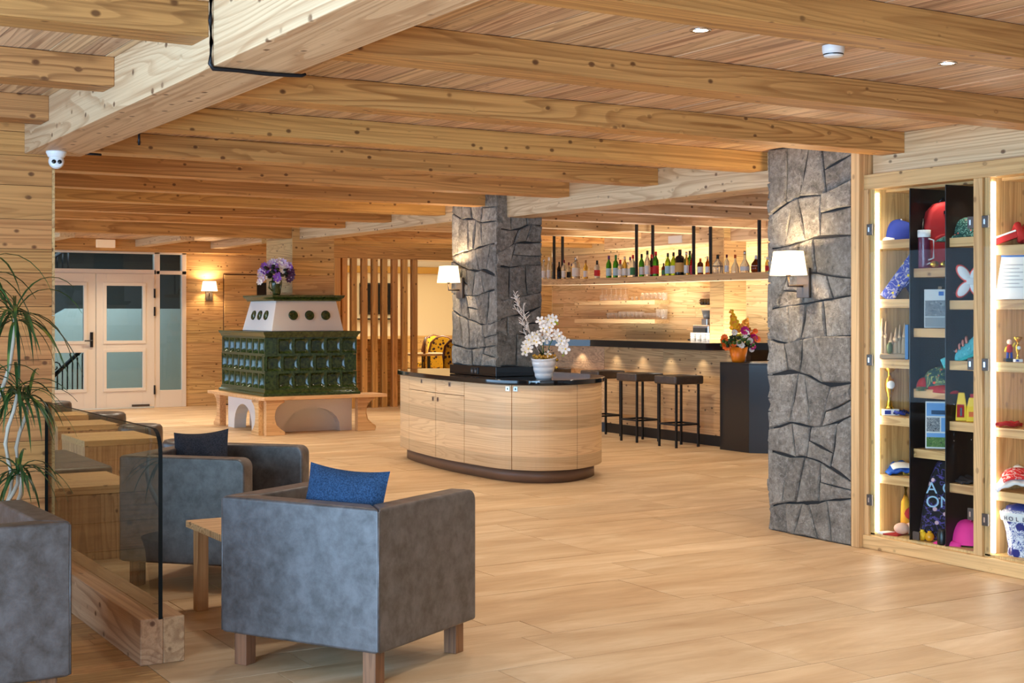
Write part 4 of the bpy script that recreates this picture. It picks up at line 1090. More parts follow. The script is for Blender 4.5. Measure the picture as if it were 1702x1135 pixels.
# ------------------------------------------------------------------ plant
def mk_leaf():
    t = NT('dracaena_leaf'); v, r = t.coords(False); n = t.noise(v, 7, 2)
    return t.out(t.ramp(n, [(.35, sr(24, 48, 22)), (.6, sr(58, 92, 44)), (.82, sr(150, 150, 50))]), .4, 0, .5)
LEAF = mk_leaf()
pl = thing('dragon_plant', 'dragon plant with pale crooked stems in front of the larch wall', 'plant', (1.28, 7.05, 0))
POT = plain('brown_ceramic', sr(150, 112, 80), .4)
MB().lathe([(.001, 0), (.15, 0), (.17, .03), (.20, .28), (.215, .33), (.22, .34), (.20, .345), (.19, .30), (.001, .295)], 32, caps=False).build('pot', POT, pl)
MB().lathe([(.001, .318), (.10, .316), (.192, .30)], 24, caps=False).build('soil', plain('soil', sr(50, 36, 26), .95), pl)
STEM = plain('pale_stem', sr(188, 172, 150), .8)
def blade(m, base, az, el, L, wd, droop):
    d = Vector((math.cos(az) * math.cos(el), math.sin(az) * math.cos(el), math.sin(el))); p = Vector(base); n = 8; L1, R1 = [], []
    for k in range(n + 1):
        f = k / n; side = Vector((-math.sin(az), math.cos(az), 0)); ww = wd * (.35 + 1.3 * f) if f < .3 else wd * (.74 * (1 - ((f - .3) / .7) ** 1.8) + .02)
        L1.append(p + side * ww + Vector((0, 0, ww * .4))); R1.append(p - side * ww + Vector((0, 0, ww * .4))); L1[-1], R1[-1] = L1[-1], R1[-1]
        d = (d + Vector((0, 0, -droop / n))).normalized(); p = p + d * L / n
    vs = []
    for a, b in zip(L1, R1): vs += [a, (a + b) / 2 - Vector((0, 0, wd * .3)), b]
    m.add(vs, [q for k in range(n) for q in ((3 * k, 3 * k + 1, 3 * k + 4, 3 * k + 3), (3 * k + 1, 3 * k + 2, 3 * k + 5, 3 * k + 4))], True)
def tuft(px, py, Y, n, L, stem_from):
    x, y, z = P(px, py, Y=Y); x -= 1.28; y -= 7.05
    s = Vector((stem_from[0], stem_from[1], .3)); e = Vector((x, y, z)); pts = []
    for k in range(11):
        f = k / 10; w = math.sin(f * pi); pts.append(s.lerp(e, f) + Vector((.035 * math.sin(f * 9 + px), .03 * math.cos(f * 7 + py), 0)) * w)
    MB().tube(pts, .01, 8, rr=[.014 - .005 * k / 10 for k in range(11)]).build('stem', STEM, pl)
    for i in range(n):
        m = MB(); blade(m, (x, y, z - .02 + .06 * R.random()), 2 * pi * (i * .618) + R.uniform(-.2, .2), R.uniform(-.1, 1.25), L * R.uniform(.7, 1.12), .0115, R.uniform(1.5, 3.2)); m.build('leaf', LEAF, pl)
tuft(25, 529, 7.0, 34, .46, (-.06, 0)); tuft(-45, 470, 7.1, 26, .50, (-.1, .03)); tuft(29, 655, 6.95, 26, .34, (.02, -.03)); tuft(30, 789, 6.9, 26, .30, (.05, -.06)); tuft(-25, 640, 7.1, 22, .36, (-.06, .06)); tuft(48, 668, 7.15, 18, .30, (.08, .05))

# security camera, wrought iron straps
sc = thing('security_camera', 'white dome security camera under the end of the big lobby beam', 'camera', (1.768, 7.80, 2.388), math.radians(-10))
MB().lathe([(.055, 0), (.055, -.008), (.045, -.03), (.038, -.035)], 28).build('mount_base', WHITE, sc)
hd = MB().sphere((0, 0, -.055), .042, 20, 14).build('camera_ball', WHITE, sc)
rot = Matrix.Translation((0, -.034, -.062)) @ Matrix.Rotation(math.radians(80), 4, 'X')
MB().lathe([(.001, .008), (.024, .006), (.03, .0)], 20, m=rot, caps=False, sx=1.15).build('face_plate', WHITE, hd)
for s in (-1, 1): MB().lathe([(.001, .012), (.011, .011), (.012, .004)], 14, m=rot @ Matrix.Translation((s * .015, 0, 0)), caps=False).build('lens', DARKP, hd)
sp = thing('iron_strap', 'black hand forged iron strap bent under the big lobby beam', 'iron strap', (1.635, 4.81, 2.63))
pts = [(-.004, 0, 0), (-.006, 0, -.08), (-.003, 0, -.16), (-.007, 0, -.235), (.004, 0, -.252), (.1, .004, -.25), (.2, -.003, -.253), (.30, .0, -.250), (.345, .0, -.247), (.36, 0, -.24)]
MB().tube(pts, .0075, 6, rr=[.0075, .0085, .007, .0085, .0085, .0075, .0085, .0075, .0075, .006]).build('forged_rod', IRON, sp)
for k, (yy, z0_, z1_) in enumerate(((6.89, 2.34, 2.40), )):
    t = MB().tube([(1.965, yy, z1_), (1.965, yy, z0_)], .006, 6).build('iron_pin', IRON); tag(t, 'short black iron pin hanging at the right edge of the big beam', 'iron pin')
t = MB().tube([(1.94, 7.86, 2.392), (2.03, 7.87, 2.392)], .007, 6).build('iron_pin', IRON); tag(t, 'short black iron pin beside the security camera', 'iron pin')

# ------------------------------------------------------------------ orchid on the counter
def petal_flower(mat, r, n=5, cup=.3, yc=None):
    m = MB()
    for k in range(n):
        a = 2 * pi * k / n; ca, sa = math.cos(a), math.sin(a); c = []
        for (u, v, hgt) in ((.08, 0, 0), (.45, .28, cup * .5), (.85, .26, cup * .9), (1, 0, cup), (.85, -.26, cup * .9), (.45, -.28, cup * .5)):
            c.append(((u * ca - v * sa) * r, (u * sa + v * ca) * r, hgt * r))
        ctr = (.55 * ca * r, .55 * sa * r, cup * .25 * r)
        m.add(c + [ctr], [(i, (i + 1) % 6, 6) for i in range(6)], True)
    m.sphere((0, 0, .1 * r), .16 * r, 6, 4, mi=1)
    return m.mesh('blossom', [mat, yc or MYEL])
MYEL = plain('flower_yellow', sr(246, 206, 40), .6); MWHT = plain('petal_white', sr(246, 240, 232), .6); MORG = plain('petal_orange', sr(250, 112, 30), .6); MORL = plain('petal_light_orange', sr(252, 176, 60), .6)
MPNK = plain('petal_magenta', sr(206, 24, 128), .6); MPUR = plain('petal_purple', sr(140, 80, 190), .6); MLIL = plain('petal_lilac', sr(214, 196, 232), .6); MGRN = plain('leaf_green', sr(58, 96, 34), .5); MDGR = plain('leaf_dark_green', sr(28, 48, 24), .5)
MDPU = plain('petal_dark_purple', sr(72, 30, 70), .6); GOLD = plain('gold', sr(212, 168, 60), .25, .9)
def put(mesh, name, parent, loc_, rot=None, s=1):
    o = bpy.data.objects.new(name, mesh); COL.objects.link(o); o.parent = parent; o.location = loc_; o.scale = (s, s, s)
    o.rotation_euler = rot or (R.uniform(-.6, .6), R.uniform(-.6, .6), R.uniform(0, 6)); return o
FACE = (pi / 2 - .15, 0, -.6)     # blossoms turned toward the room
def facing(j=.5): return (pi / 2 + R.uniform(-j, j), R.uniform(-j, j), -.55 + R.uniform(-j, j))
orc = thing('orchid_pot', 'white orchid in a white ribbed pot on the black counter top', 'potted orchid', (6.60, 10.42, .91), 0)
pr = []
for k in range(25):
    f = k / 24; r_ = .066 + .045 * f ** .8; r_ += .0055 * (abs(math.sin(f * pi * 3.5)) ** .7); pr.append((r_, .19 * f))
m = MB().lathe([(.001, 0)] + pr + [(.098, .19), (.095, .16), (.001, .15)], 36, caps=False)
for i, v in enumerate(m.v): m.v[i] = (v[0], v[1], v[2] + .012 * math.sin(math.atan2(v[1], v[0]) + 1) * v[2] / .19)
m.build('pot', plain('white_porcelain', sr(226, 226, 226), .12, 0, .6, coat=.5), orc)
m = MB()
for _ in range(60): a, q = R.uniform(0, 6.28), R.uniform(0, .1); m.sphere((q * math.cos(a), q * math.sin(a), .185 + R.uniform(0, .03)), R.uniform(.008, .016), 6, 4)
tag(m.build('moss', plain('golden_moss', sr(176, 128, 36), .7), orc), kind='stuff')
for (x, y, z) in ((.10, -.06, .17), (.085, -.075, .10)): put(MB().sphere((0, 0, 0), .014, 10, 8).mesh('golden_bead', GOLD), 'golden_bead', orc, (x, y, z))
ux = Vector((SN, -CS, 0))    # direction across the picture
def scr(dx, dz, dd=0): return tuple(ux * dx + Vector((CS, SN, 0)) * dd + Vector((0, 0, dz)))
s1 = [scr(0, .17), scr(-.005, .30), scr(.0, .40), scr(.02, .50), scr(.06, .54)]; s2 = [scr(.01, .17), scr(-.02, .28), scr(-.06, .37), scr(-.13, .36), scr(-.17, .26)]; s3 = [scr(.02, .17), scr(.05, .3), scr(.09, .38), scr(.13, .36), scr(.16, .28)]
for s in (s1, s2, s3): MB().tube(s, .004, 6).build('stem', MGRN, orc)
BW = petal_flower(MWHT, .048, 5, .25)
for dx, dz in ((-.03, .52), (.0, .49), (.03, .53), (.06, .50), (.085, .535), (.055, .545), (-.005, .45), (.02, .42), (.045, .46), (.035, .39), (-.06, .40), (-.09, .375), (-.045, .37), (-.12, .35), (-.08, .34), (-.14, .31), (-.125, .27), (-.155, .285), (-.15, .245), (-.03, .34), (-.06, .33), (.02, .36),
               (.10, .41), (.12, .385), (.095, .37), (.14, .34), (.165, .335), (.13, .31), (.16, .295), (.17, .27), (.145, .27)): put(BW, 'blossom', orc, scr(dx * 1.12, dz, R.uniform(-.05, .01)), facing(.4), R.uniform(.85, 1.05))
for dx, dz in ((.115, .505), (.12, .49), (-.165, .235), (.175, .235), (.17, .21), (.10, .51)): put(MB().sphere((0, 0, 0), .009, 8, 6).mesh('bud', plain('bud_green', sr(170, 190, 60), .6)), 'bud', orc, scr(dx, dz, -.02))
def leafshape(L, w):
    def f(u, v): return ((v - .5) * 2 * w * math.sin(pi * min(1, u * .96 + .04)) ** .7, L * u, .25 * L * u * (1 - u) + abs(v - .5) * w * .4)
    return MB().grid(f, 6, 4).mesh('leaf', MDGR)
LS = leafshape(.11, .022)
for a, e_ in ((.6, .9), (2.2, .5), (-.9, .6), (3.4, .8), (-2, .5)): put(LS, 'leaf', orc, (0, 0, .185), (e_, 0, a))
put(petal_flower(MWHT, .035, 4, 1.2), 'blossom', orc, scr(.03, .225, -.04), facing(.2), 1)
tw_ = MB(); 
def twig(a, d, L, depth):
    a, d = Vector(a), Vector(d).normalized(); pts = [a]
    for k in range(4): d = (d + Vector((R.uniform(-.25, .25), R.uniform(-.25, .25), R.uniform(-.15, .15)))).normalized(); pts.append(pts[-1] + d * L / 4)
    tw_.tube(pts, .003, 5)
    if depth:
        for k in range(1, 5):
            for _ in range(2): twig(pts[k], d + Vector((R.uniform(-1.1, 1.1), R.uniform(-1.1, 1.1), R.uniform(-.3, .6))), L * .33, depth - 1)
twig(scr(-.02, .20), scr(-.6, 1), .46, 2)
tag(tw_.build('white_twig', plain('twig_white', sr(226, 216, 206), .7), orc), kind='stuff')

# flowers in the orange pot on the bar end cabinet
fp = thing('flower_pot', 'orange pot with orange, yellow and magenta flowers on the black bar end cabinet', 'flower arrangement', (9.90, 11.66, .96))
MB().lathe([(.001, 0), (.062, 0), (.075, .03), (.105, .165), (.099, .166), (.07, .03), (.001, .02)], 28, caps=False).build('pot', plain('orange_glaze', sr(244, 132, 20), .4), fp)
ux2 = ux
m = MB()
for _ in range(80): a, q = R.uniform(0, 6.28), R.random() ** .5 * .19; m.sphere((q * math.cos(a), q * math.sin(a), .19 + R.uniform(-.02, .14) * (1 - q / .3)), (.028, .012, .02), 6, 4)
tag(m.build('foliage', MGRN, fp), kind='stuff')
m = MB()
for _ in range(40): a, q = R.uniform(0, 6.28), R.random() ** .5 * .17; m.sphere((q * math.cos(a), q * math.sin(a), .18 + R.uniform(-.01, .12)), (.02, .024, .016), 6, 4)
tag(m.build('dark_foliage', MDGR, fp), kind='stuff')
FB = {k: petal_flower(mm, .045, 9, .3) for k, mm in dict(o=MORG, l=MORL, p=MPNK, y=MYEL, w=MWHT).items()}
for c, dx, dz, s in (('o', -.155, .27, .9), ('o', -.15, .22, 1.2), ('o', -.13, .18, 1.2), ('o', -.16, .24, 1), ('o', -.07, .20, .8), ('y', -.005, .27, 1.1), ('w', .06, .31, 1.1), ('p', .05, .35, 1.1), ('p', .075, .335, .8), ('p', .155, .26, 1.2), ('p', .15, .235, 1), ('p', .165, .27, .9), ('p', .15, .17, .8), ('o', .15, .30, .8), ('o', .20, .25, .9), ('o', .18, .34, .7), ('w', -.01, .22, .9), ('w', .02, .19, .8), ('w', .11, .24, .8), ('w', -.06, .33, .8), ('p', .16, .17, .7), ('w', .14, .14, .7)):
    put(FB[c], 'blossom', fp, scr(dx, dz, -.10 if abs(dx) < .12 else -.03), facing(.3), s)
for bx, tx_, h0_, h1_, mt in ((-.03, -.085, .36, .58, 'y'), (-.02, -.07, .36, .50, 'l'), (.06, .085, .36, .48, 'l')):
    MB().tube([scr(0, .15), scr(bx, .36), scr(tx_, h1_)], .004, 5).build('stem', MGRN, fp)
    nb = 14
    for k in range(nb):
        f = k / nb; a = k * 2.4; w_ = .034 * (1 - f * .7); put(FB[mt if k % 3 else 'l'], 'blossom', fp, scr(bx + (tx_ - bx) * f + w_ * math.cos(a), h0_ + (h1_ - h0_) * f, w_ * math.sin(a) - .02), facing(.8), .95 * (1 - f * .6))
x, y, _ = P(1243, 602, Z=.96)
t = B(-.05, .05, -.03, .03, 0, .14).build('menu_holder', plain('grey_card', sr(92, 108, 130), .6), None, .003); t.location = (x + .05, y + .16, .96); t.rotation_euler = (0, 0, .4); tag(t, 'small blue-grey box beside the orange flower pot', 'box')

# bouquet on the stove
bq = thing('flower_vase', 'dark green vase with purple and white flowers on top of the tiled stove', 'vase', (6.38, 16.32, 1.725))
MB().lathe([(.001, 0), (.042, 0), (.05, .02), (.068, .13), (.07, .17), (.058, .195), (.063, .215), (.057, .215), (.05, .19), (.001, .18)], 24, caps=False).build('vase', GLAZE, bq)
MB().tube([(-.05, -.03, .17), (-.11, -.05, .16), (-.12, -.05, .09), (-.065, -.03, .05)], .01, 8).build('handle', GLAZE, bq)
m = MB()
for _ in range(70): a, q = R.uniform(0, 6.28), R.random() ** .5 * .19; m.sphere((q * math.cos(a), q * math.sin(a), .27 + R.uniform(-.05, .09)), (.03, .026, .02), 6, 4)
tag(m.build('foliage', plain('dark_foliage', sr(20, 28, 20), .6), bq), kind='stuff')
FV = [petal_flower(mm, .05, 7, .35, MPUR if mm is MLIL else MLIL) for mm in (MPUR, MLIL, MWHT, MDPU)]
for c, dx, dz, s in ((0, -.135, .36, 1.1), (0, -.12, .30, 1.3), (0, -.01, .34, 1.5), (0, .035, .22, 1.5), (1, -.06, .39, 1.2), (2, -.03, .41, 1), (1, .0, .40, 1.2), (1, -.18, .29, 1), (2, -.19, .24, 1), (1, -.17, .20, 1.1), (2, -.19, .16, 1), (2, -.14, .22, 1), (1, -.15, .27, 1), (2, .06, .38, 1.1), (1, .10, .40, 1.2), (1, .13, .38, 1.1), (2, .14, .34, 1), (2, .08, .33, 1), (1, .17, .37, 1), (2, .10, .30, .9), (3, .19, .30, 1.2), (3, .21, .26, 1.2), (3, .20, .22, 1.1), (0, .19, .35, .8), (2, .05, .43, .8), (3, .17, .19, 1), (2, -.08, .34, .9), (2, .03, .17, .8)):
    put(FV[c], 'blossom', bq, scr(dx, dz, -.09), facing(.35), s * .9)

# ------------------------------------------------------------------ bottles on the hanging shelf
GL_C = tint_glass('clear_bottle_glass', sr(226, 226, 216)); GL_G = tint_glass('green_bottle_glass', sr(60, 140, 40)); GL_YG = tint_glass('lime_bottle_glass', sr(150, 190, 40)); GL_A = tint_glass('amber_liquor', sr(190, 100, 30)); GL_GO = tint_glass('golden_liquor', sr(220, 190, 90))
GL_B = tint_glass('brown_bottle_glass', sr(96, 48, 22)); GL_K = plain('black_bottle', sr(18, 18, 18), .1); GL_M = tint_glass('milky_bottle', sr(210, 216, 224), .3); GL_R = tint_glass('red_liquor', sr(150, 24, 26))
CAPS = dict(k=DARKP, r=plain('red_cap', sr(190, 30, 30), .4), g=plain('green_cap', sr(20, 110, 60), .4), s=CHROME, p=plain('purple_cap', sr(90, 40, 110), .4), d=plain('dark_red_cap', sr(110, 24, 40), .4), w=WHITE, c=plain('cork', sr(150, 110, 70), .7), o=plain('orange_cap', sr(200, 90, 30), .5))
LAB = dict(w=plain('label_white', sr(226, 222, 212), .7), k=plain('label_black', sr(24, 22, 22), .6), o=plain('label_ochre', sr(196, 150, 80), .7), b=plain('label_blue', sr(180, 206, 214), .7), r=plain('label_red', sr(190, 36, 40), .7), g=plain('label_green', sr(60, 120, 70), .7))
SHP = dict(
    std=[(.001, 0), (.036, 0), (.038, .01), (.038, .17), (.034, .195), (.016, .23), (.0135, .245), (.0135, .285)],
    tall=[(.001, 0), (.034, 0), (.035, .01), (.035, .19), (.028, .215), (.014, .25), (.013, .31)],
    sq=[(.001, 0), (.045, 0), (.047, .008), (.047, .16), (.04, .18), (.016, .195), (.015, .235)],
    rnd=[(.001, 0), (.05, 0), (.062, .02), (.066, .07), (.055, .12), (.025, .16), (.016, .175), (.015, .21)],
    con=[(.001, 0), (.056, 0), (.058, .01), (.056, .09), (.03, .14), (.017, .17), (.015, .25)],
    sm=[(.001, 0), (.034, 0), (.035, .008), (.035, .13), (.028, .15), (.013, .165), (.012, .20)])
MC = {}
def bottle(px, shp, hpx, gl, cap, lab, back, desc, on=None):
    p = on_shelf(px, back)
    D = CS * p.x + SN * p.y; h = hpx * D / FPX; pr = SHP[shp]; s = h / (pr[-1][1] + .015)
    t = thing('bottle', desc, 'bottle', (p.x, p.y, 1.94), 0, 'liquor bottles on the hanging shelf')
    key = (shp, gl.name)
    if key not in MC: MC[key] = MB().lathe(pr, 14, caps=False).mesh('bottle_body', gl)
    H = pr[-1][1]; ka = (shp, cap, 'cap')
    if ka not in MC: MC[ka] = MB().lathe([(.001, H + .016), (pr[-1][0] + .002, H + .015), (pr[-1][0] + .003, H - .035), (.001, H - .035)], 12, caps=False).mesh('cap', CAPS[cap])
    o = put(MC[key], 'glass_body', t, (0, 0, 0), (0, 0, 0), s); put(MC[ka], 'cap', t, (0, 0, 0), (0, 0, 0), s)
    if lab:
        kl = (shp, lab, 'lab'); rr = max(a for a, b in pr)
        if kl not in MC: zz = [b for a, b in pr if a > rr * .96]; z0, z1 = max(.03, min(zz) + .015), min(zz) + (max(zz) - min(zz)) * .62 + .02; MC[kl] = MB().lathe([(rr + .0012, z0), (rr + .0012, z1)], 14, caps=False).mesh('label', LAB[lab])
        put(MC[kl], 'label', t, (0, 0, 0), (0, 0, 0), s)
BT = [(904, 'tall', 34, GL_C, 's', 'w', .08, 'clear bottle half hidden by the stone pillar edge'), (912.5, 'tall', 37, GL_C, 'w', 'w', .12, 'tall clear bottle left of the first black rods'), (918, 'std', 29, GL_C, 's', 'b', .2, 'clear bottle behind the first black rod'), (929.5, 'std', 29, GL_K, 'k', 'k', .14, 'black bottle between the first two rods'),
      (937.5, 'std', 32, GL_C, 'd', 'w', .1, 'clear bottle with dark red cap right of the first rods'), (945.5, 'std', 28, GL_C, 'd', 'k', .16, 'pale bottle with dark red cap and black label'), (957.5, 'sq', 37, GL_C, 's', 'w', .08, 'square clear bottle with round emblem label and large clear stopper'), (950.5, 'std', 26, GL_GO, 'p', None, .2, 'small golden bottle behind the square clear one'),
      (973.5, 'std', 31, GL_GO, 'c', 'w', .12, 'yellow liquor bottle standing alone'), (992.5, 'sm', 30, GL_M, 'k', 'r', .1, 'milky white bottle with black cap'), (1012, 'std', 37, GL_G, 'p', 'b', .08, 'green bottle with violet cap, left of the green pair'), (1023.5, 'std', 38, GL_G, 'g', 'b', .1, 'green bottle with green cap, right of the green pair'),
      (1031, 'sm', 30, GL_C, 'r', 'w', .14, 'slim bottle with pink red cap'), (1038.5, 'std', 35, GL_GO, 's', 'w', .1, 'yellow bottle with silver cap'), (1043.5, 'sm', 26, GL_C, 's', 'b', .2, 'small pale blue labelled bottle'), (1047.5, 'std', 34, GL_C, 'p', 'w', .14, 'clear bottle with violet cap'), (1052, 'std', 37, GL_C, 'r', 'g', .08, 'clear bottle with bright red cap'),
      (1066.5, 'std', 38, GL_G, 'k', 'w', .1, 'dark green bottle right of the tall rod'), (1076, 'tall', 43, GL_C, 'k', 'w', .08, 'tall clear bottle with black cap'), (1083, 'std', 37, GL_K, 'r', 'r', .16, 'black bottle with red cap'), (1090, 'std', 41, GL_G, 'r', 'r', .08, 'green bottle with red neck and red label'),
      (1103, 'sm', 22, GL_B, 'k', 'g', .16, 'short brown bottle left of the lime green pair'), (1110, 'std', 38, GL_YG, 'k', 'b', .1, 'lime green bottle with black label, left of the lime pair'), (1119.5, 'std', 39, GL_YG, 'k', 'w', .12, 'lime green bottle, right of the lime pair'), (1130, 'sq', 43, GL_K, 'k', 'o', .08, 'square black bottle with ochre label'),
      (1141, 'tall', 39, GL_GO, 's', 'w', .1, 'pale golden bottle with long silver neck'), (1146.5, 'std', 41, GL_G, 'k', 'k', .2, 'green bottle behind the third rods'), (1151, 'std', 36, GL_R, 'k', 'r', .12, 'red bottle at the third rods'), (1164, 'sq', 27, GL_B, 'o', 'w', .1, 'short brown bottle with copper neck'), (1176, 'std', 30, GL_A, 's', 'w', .1, 'orange brown bottle with white label'),
      (1193, 'rnd', 32, GL_C, 'k', 'k', .08, 'round clear bottle with round black label'), (1208, 'std', 32, GL_C, 'd', 'w', .14, 'slim clear bottle with dark red neck'), (1222, 'con', 31, GL_C, 'o', None, .1, 'conical clear flask with orange neck'), (1238, 'con', 37, GL_C, 's', 'w', .1, 'conical clear decanter with tall silver stopper'), (1256.5, 'rnd', 29, GL_B, 'w', 'w', .12, 'round brown bottle beside the last rod'), (1275, 'std', 26, GL_GO, 'w', 'r', .16, 'bottle partly hidden by the grey pillar')]
for b_ in BT: bottle(*b_)

# glasses on the wall shelves
def gl_thing(mesh, nm, cat, lab, grp, x, y, z, s=1):
    o = bpy.data.objects.new(nm, mesh); COL.objects.link(o); o.location = (x, y, z); o.scale = (s, s, s); tag(o, lab, cat, grp)
TUM = MB().lathe([(.001, .004), (.026, .004), (.028, 0), (.030, .002), (.036, .095), (.034, .095), (.027, .012), (.001, .012)], 14, caps=False).mesh('tumbler', GLASSW)
WG = MB().lathe([(.036, 0), (.042, .05), (.03, .085), (.006, .10), (.004, .175), (.034, .182), (.034, .185), (.001, .187)], 14, caps=False).mesh('wine_glass', GLASSW)
for px in (1001, 1008, 1016, 1024, 1032, 1040): p = P(px, 500, X=WBK - .15); gl_thing(WG, 'wine_glass', 'glass', f'upturned wine glass on the upper wall shelf, {ORD[(px - 1001 + 4) // 8]} from the left', 'wine glasses', WBK - .15, p[1], 1.68)
for px in (1051, 1058, 1066): p = P(px, 500, X=WBK - .15); gl_thing(TUM, 'tumbler', 'glass', f'low clear tumbler right of the wine glasses, {ORD[(px - 1051 + 3) // 7]} of three', 'low tumblers', WBK - .15, p[1], 1.68, .62)
for px in (1070, 1077, 1084, 1091, 1098, 1105): p = P(px, 500, X=WBK - .12); gl_thing(TUM, 'tumbler', 'glass', f'tall tumbler on the upper wall shelf, {ORD[(1105 - px) // 7]} from its right end', 'upper tumblers', WBK - .12, p[1], 1.68, 1.12)
for i, px in enumerate((1012, 1018, 1025, 1032, 1039, 1046, 1053, 1060, 1067, 1074, 1081, 1088)): p = P(px, 500, X=WBK - .12); gl_thing(TUM, 'tumbler', 'glass', f'clear tumbler on the lower wall shelf, {ORD[i]} from the left', 'lower tumblers', WBK - .12, p[1], 1.41, .95 if (i < 3 or i > 8) else 1.15)
for px in (1096, 1104): p = P(px, 500, X=WBK - .12); gl_thing(TUM, 'tumbler', 'glass', 'tallest tumbler at the right end of the lower wall shelf' + (', outer one' if px > 1100 else ', inner one'), 'tall tumblers', WBK - .12, p[1], 1.41, 1.5)
# coffee niche
for i, (py0, lab) in enumerate(((479, 'top'), (507, 'middle'), (544, 'lowest'))):
    z = P(1160, py0, X=WBK - .2)[2]; ya = P(1156, 500, X=WBK - .1)[1]
    t = thing('niche_shelf', f'{lab} short larch shelf in the coffee niche', 'shelf', (WBK, ya, z), 0, 'niche shelves'); B(-.25, -.002, -.75, 0, -.05, 0).build('shelf_board', WALLY, t, .003)
z2 = P(1160, 507, X=WBK - .2)[2]; z3 = P(1160, 544, X=WBK - .2)[2]
MUG = MB().lathe([(.001, 0), (.03, 0), (.036, .02), (.036, .085), (.033, .085), (.031, .01), (.001, .008)], 14, caps=False).tube([(-.035, 0, .07), (-.06, 0, .06), (-.06, 0, .03), (-.035, 0, .02)], .005, 6).mesh('mug', plain('brown_mug', sr(84, 62, 34), .3))
for px in (1168, 1173, 1178): gl_thing(MUG, 'mug', 'mug', f'dark brown mug on the niche shelf above the grinder, {ORD[(px - 1168) // 5]} from the left', 'brown mugs', WBK - .15, P(px, 500, X=WBK - .15)[1], z2, 1)
gy = P(1176, 500, X=WBK - .14)[1]
gr = thing('coffee_grinder', 'coffee grinder with clear hopper on the niche shelf', 'coffee grinder', (WBK - .14, gy, z3))
MB().lathe([(.001, .30), (.09, .30), (.085, .24), (.05, .10), (.045, .09)], 18, caps=False).build('hopper', GLASSW, gr); MB().lathe([(.001, .23), (.078, .23), (.05, .11), (.001, .10)], 18, caps=False).build('coffee_beans', DARKP, gr); MB().lathe([(.09, .30), (.093, .31), (.001, .315)], 18, caps=False).build('lid', DARKP, gr)
B(-.06, .06, -.06, .06, 0, .12).build('body', CHROME, gr, .01)
em = thing('espresso_machine', 'chrome and black espresso machine under the niche shelf', 'espresso machine', (WBK - .25, gy, 1.10))
B(-.12, .15, -.3, .04, .05, .24).build('housing', CHROME, em, .02); B(-.14, -.12, -.26, .0, .1, .2).build('front_panel', DARKP, em); B(-.2, .1, -.3, .04, 0, .05).build('drip_tray', DARKP, em, .005)
CUP = MB().lathe([(.001, 0), (.02, 0), (.038, .035), (.04, .05), (.037, .05), (.02, .006), (.001, .006)], 14, caps=False).mesh('cup', plain('cup_white', sr(208, 208, 204), .3))
for px in (1153, 1162, 1171, 1179):
    q = P(px, 500, X=11.1)[1]
    for k in range(4): gl_thing(CUP, 'cup', 'cup', f'white cup, {ORD[k]} from the bottom of the {ORD[(1153, 1162, 1171, 1179).index(px)]} cup stack', 'stacked white cups', 11.45, P(px, 500, X=11.45)[1], 1.10 + k * .028, 1.15)

# ------------------------------------------------------------------ things in the display cabinet
XS = 6.66
def cy(px, x=XS): return P(px, 500, X=x)[1]
CBLUE = plain('cap_blue', sr(28, 50, 136), .8); CWHT = plain('cloth_white', sr(232, 230, 226), .85); CRED = plain('cloth_red', sr(172, 26, 28), .8); CPNK = plain('cap_pink', sr(246, 52, 150), .7); CYEL = plain('yolk_yellow', sr(250, 206, 40), .6)
def mk_leafy(name, a, b, c, sc=26):
    t = NT(name); v, r = t.coords(False, False); vo = t.n('ShaderNodeTexVoronoi'); vo.inputs['Scale'].default_value = sc; t.l(v, vo.inputs['Vector'])
    n = t.noise(v, sc * 1.1, 2, .5, 1.5); k = t.ramp(n, [(.44, 0.), (.48, 1.), (.52, 0.)]); c1 = t.mix(k, a, b); k2 = t.ramp(vo.outputs['Distance'], [(.16, 1.), (.2, 0.)]); return t.out(t.mix(k2, c1, c), .8)
LEAFY = mk_leafy('palm_print', sr(22, 70, 62), sr(150, 206, 180), sr(236, 110, 96), 30); LEAFD = mk_leafy('jungle_print', sr(18, 60, 54), sr(190, 200, 120), sr(230, 90, 60), 24)
SKIP = mk_leafy('blue_yellow_print', sr(52, 62, 150), sr(210, 200, 200), sr(230, 200, 40), 20); SKULL = mk_leafy('pineapple_print', sr(16, 14, 20), sr(96, 84, 170), sr(226, 190, 196), 14)
def cap(label, x, y, z, rz, mc, mv, s=1, logo=None, under=None):
    t = thing('cap', label, 'cap', (x, y, z), rz)
    t.scale = (s, s, s)
    m = MB(); n, k = 20, 8
    vs = [];
    for j in range(k + 1):
        a = pi / 2 * j / k
        for i in range(n): b = 2 * pi * i / n; r_ = math.cos(a) ** .75 if j < k else .001; vs.append((r_ * .085 * math.cos(b), r_ * .1 * math.sin(b), .005 + .115 * math.sin(a) * (1 + .06 * math.sin(b) * -1)))
    m.add(vs, [(j * n + i, j * n + (i + 1) % n, (j + 1) * n + (i + 1) % n, (j + 1) * n + i) for j in range(k) for i in range(n)], True); m.build('crown', mc, t)
    def f(u, v): a = pi * (1.12 + .76 * u); L = .10 * math.sin(pi * u) ** .6 * v; return ((.083 + .0 * v) * math.cos(a) * (1 + .0 * v), .098 * math.sin(a) - L, .012 - .028 * v * v + .012 * math.sin(pi * u) * (1 - v))
    MB().grid(f, 14, 5).build('visor', mv, t, solid=.004)
    MB().sphere((0, 0, .12), .007, 8, 5).build('button', mv if under is None else under, t)
    if logo:
        MB().box(-.03, .03, -.101, -.097, .07, .08).build('emblem_bar', MYEL, t); MB().box(-.02, .025, -.1045, -.1, .045, .062).build('emblem_lettering', CWHT, t)
    return t
cap('blue cap with white visor on the top left cabinet shelf', 6.70, cy(1498, 6.70), 1.96, -2.4, CBLUE, CWHT, 1.12, logo=1)
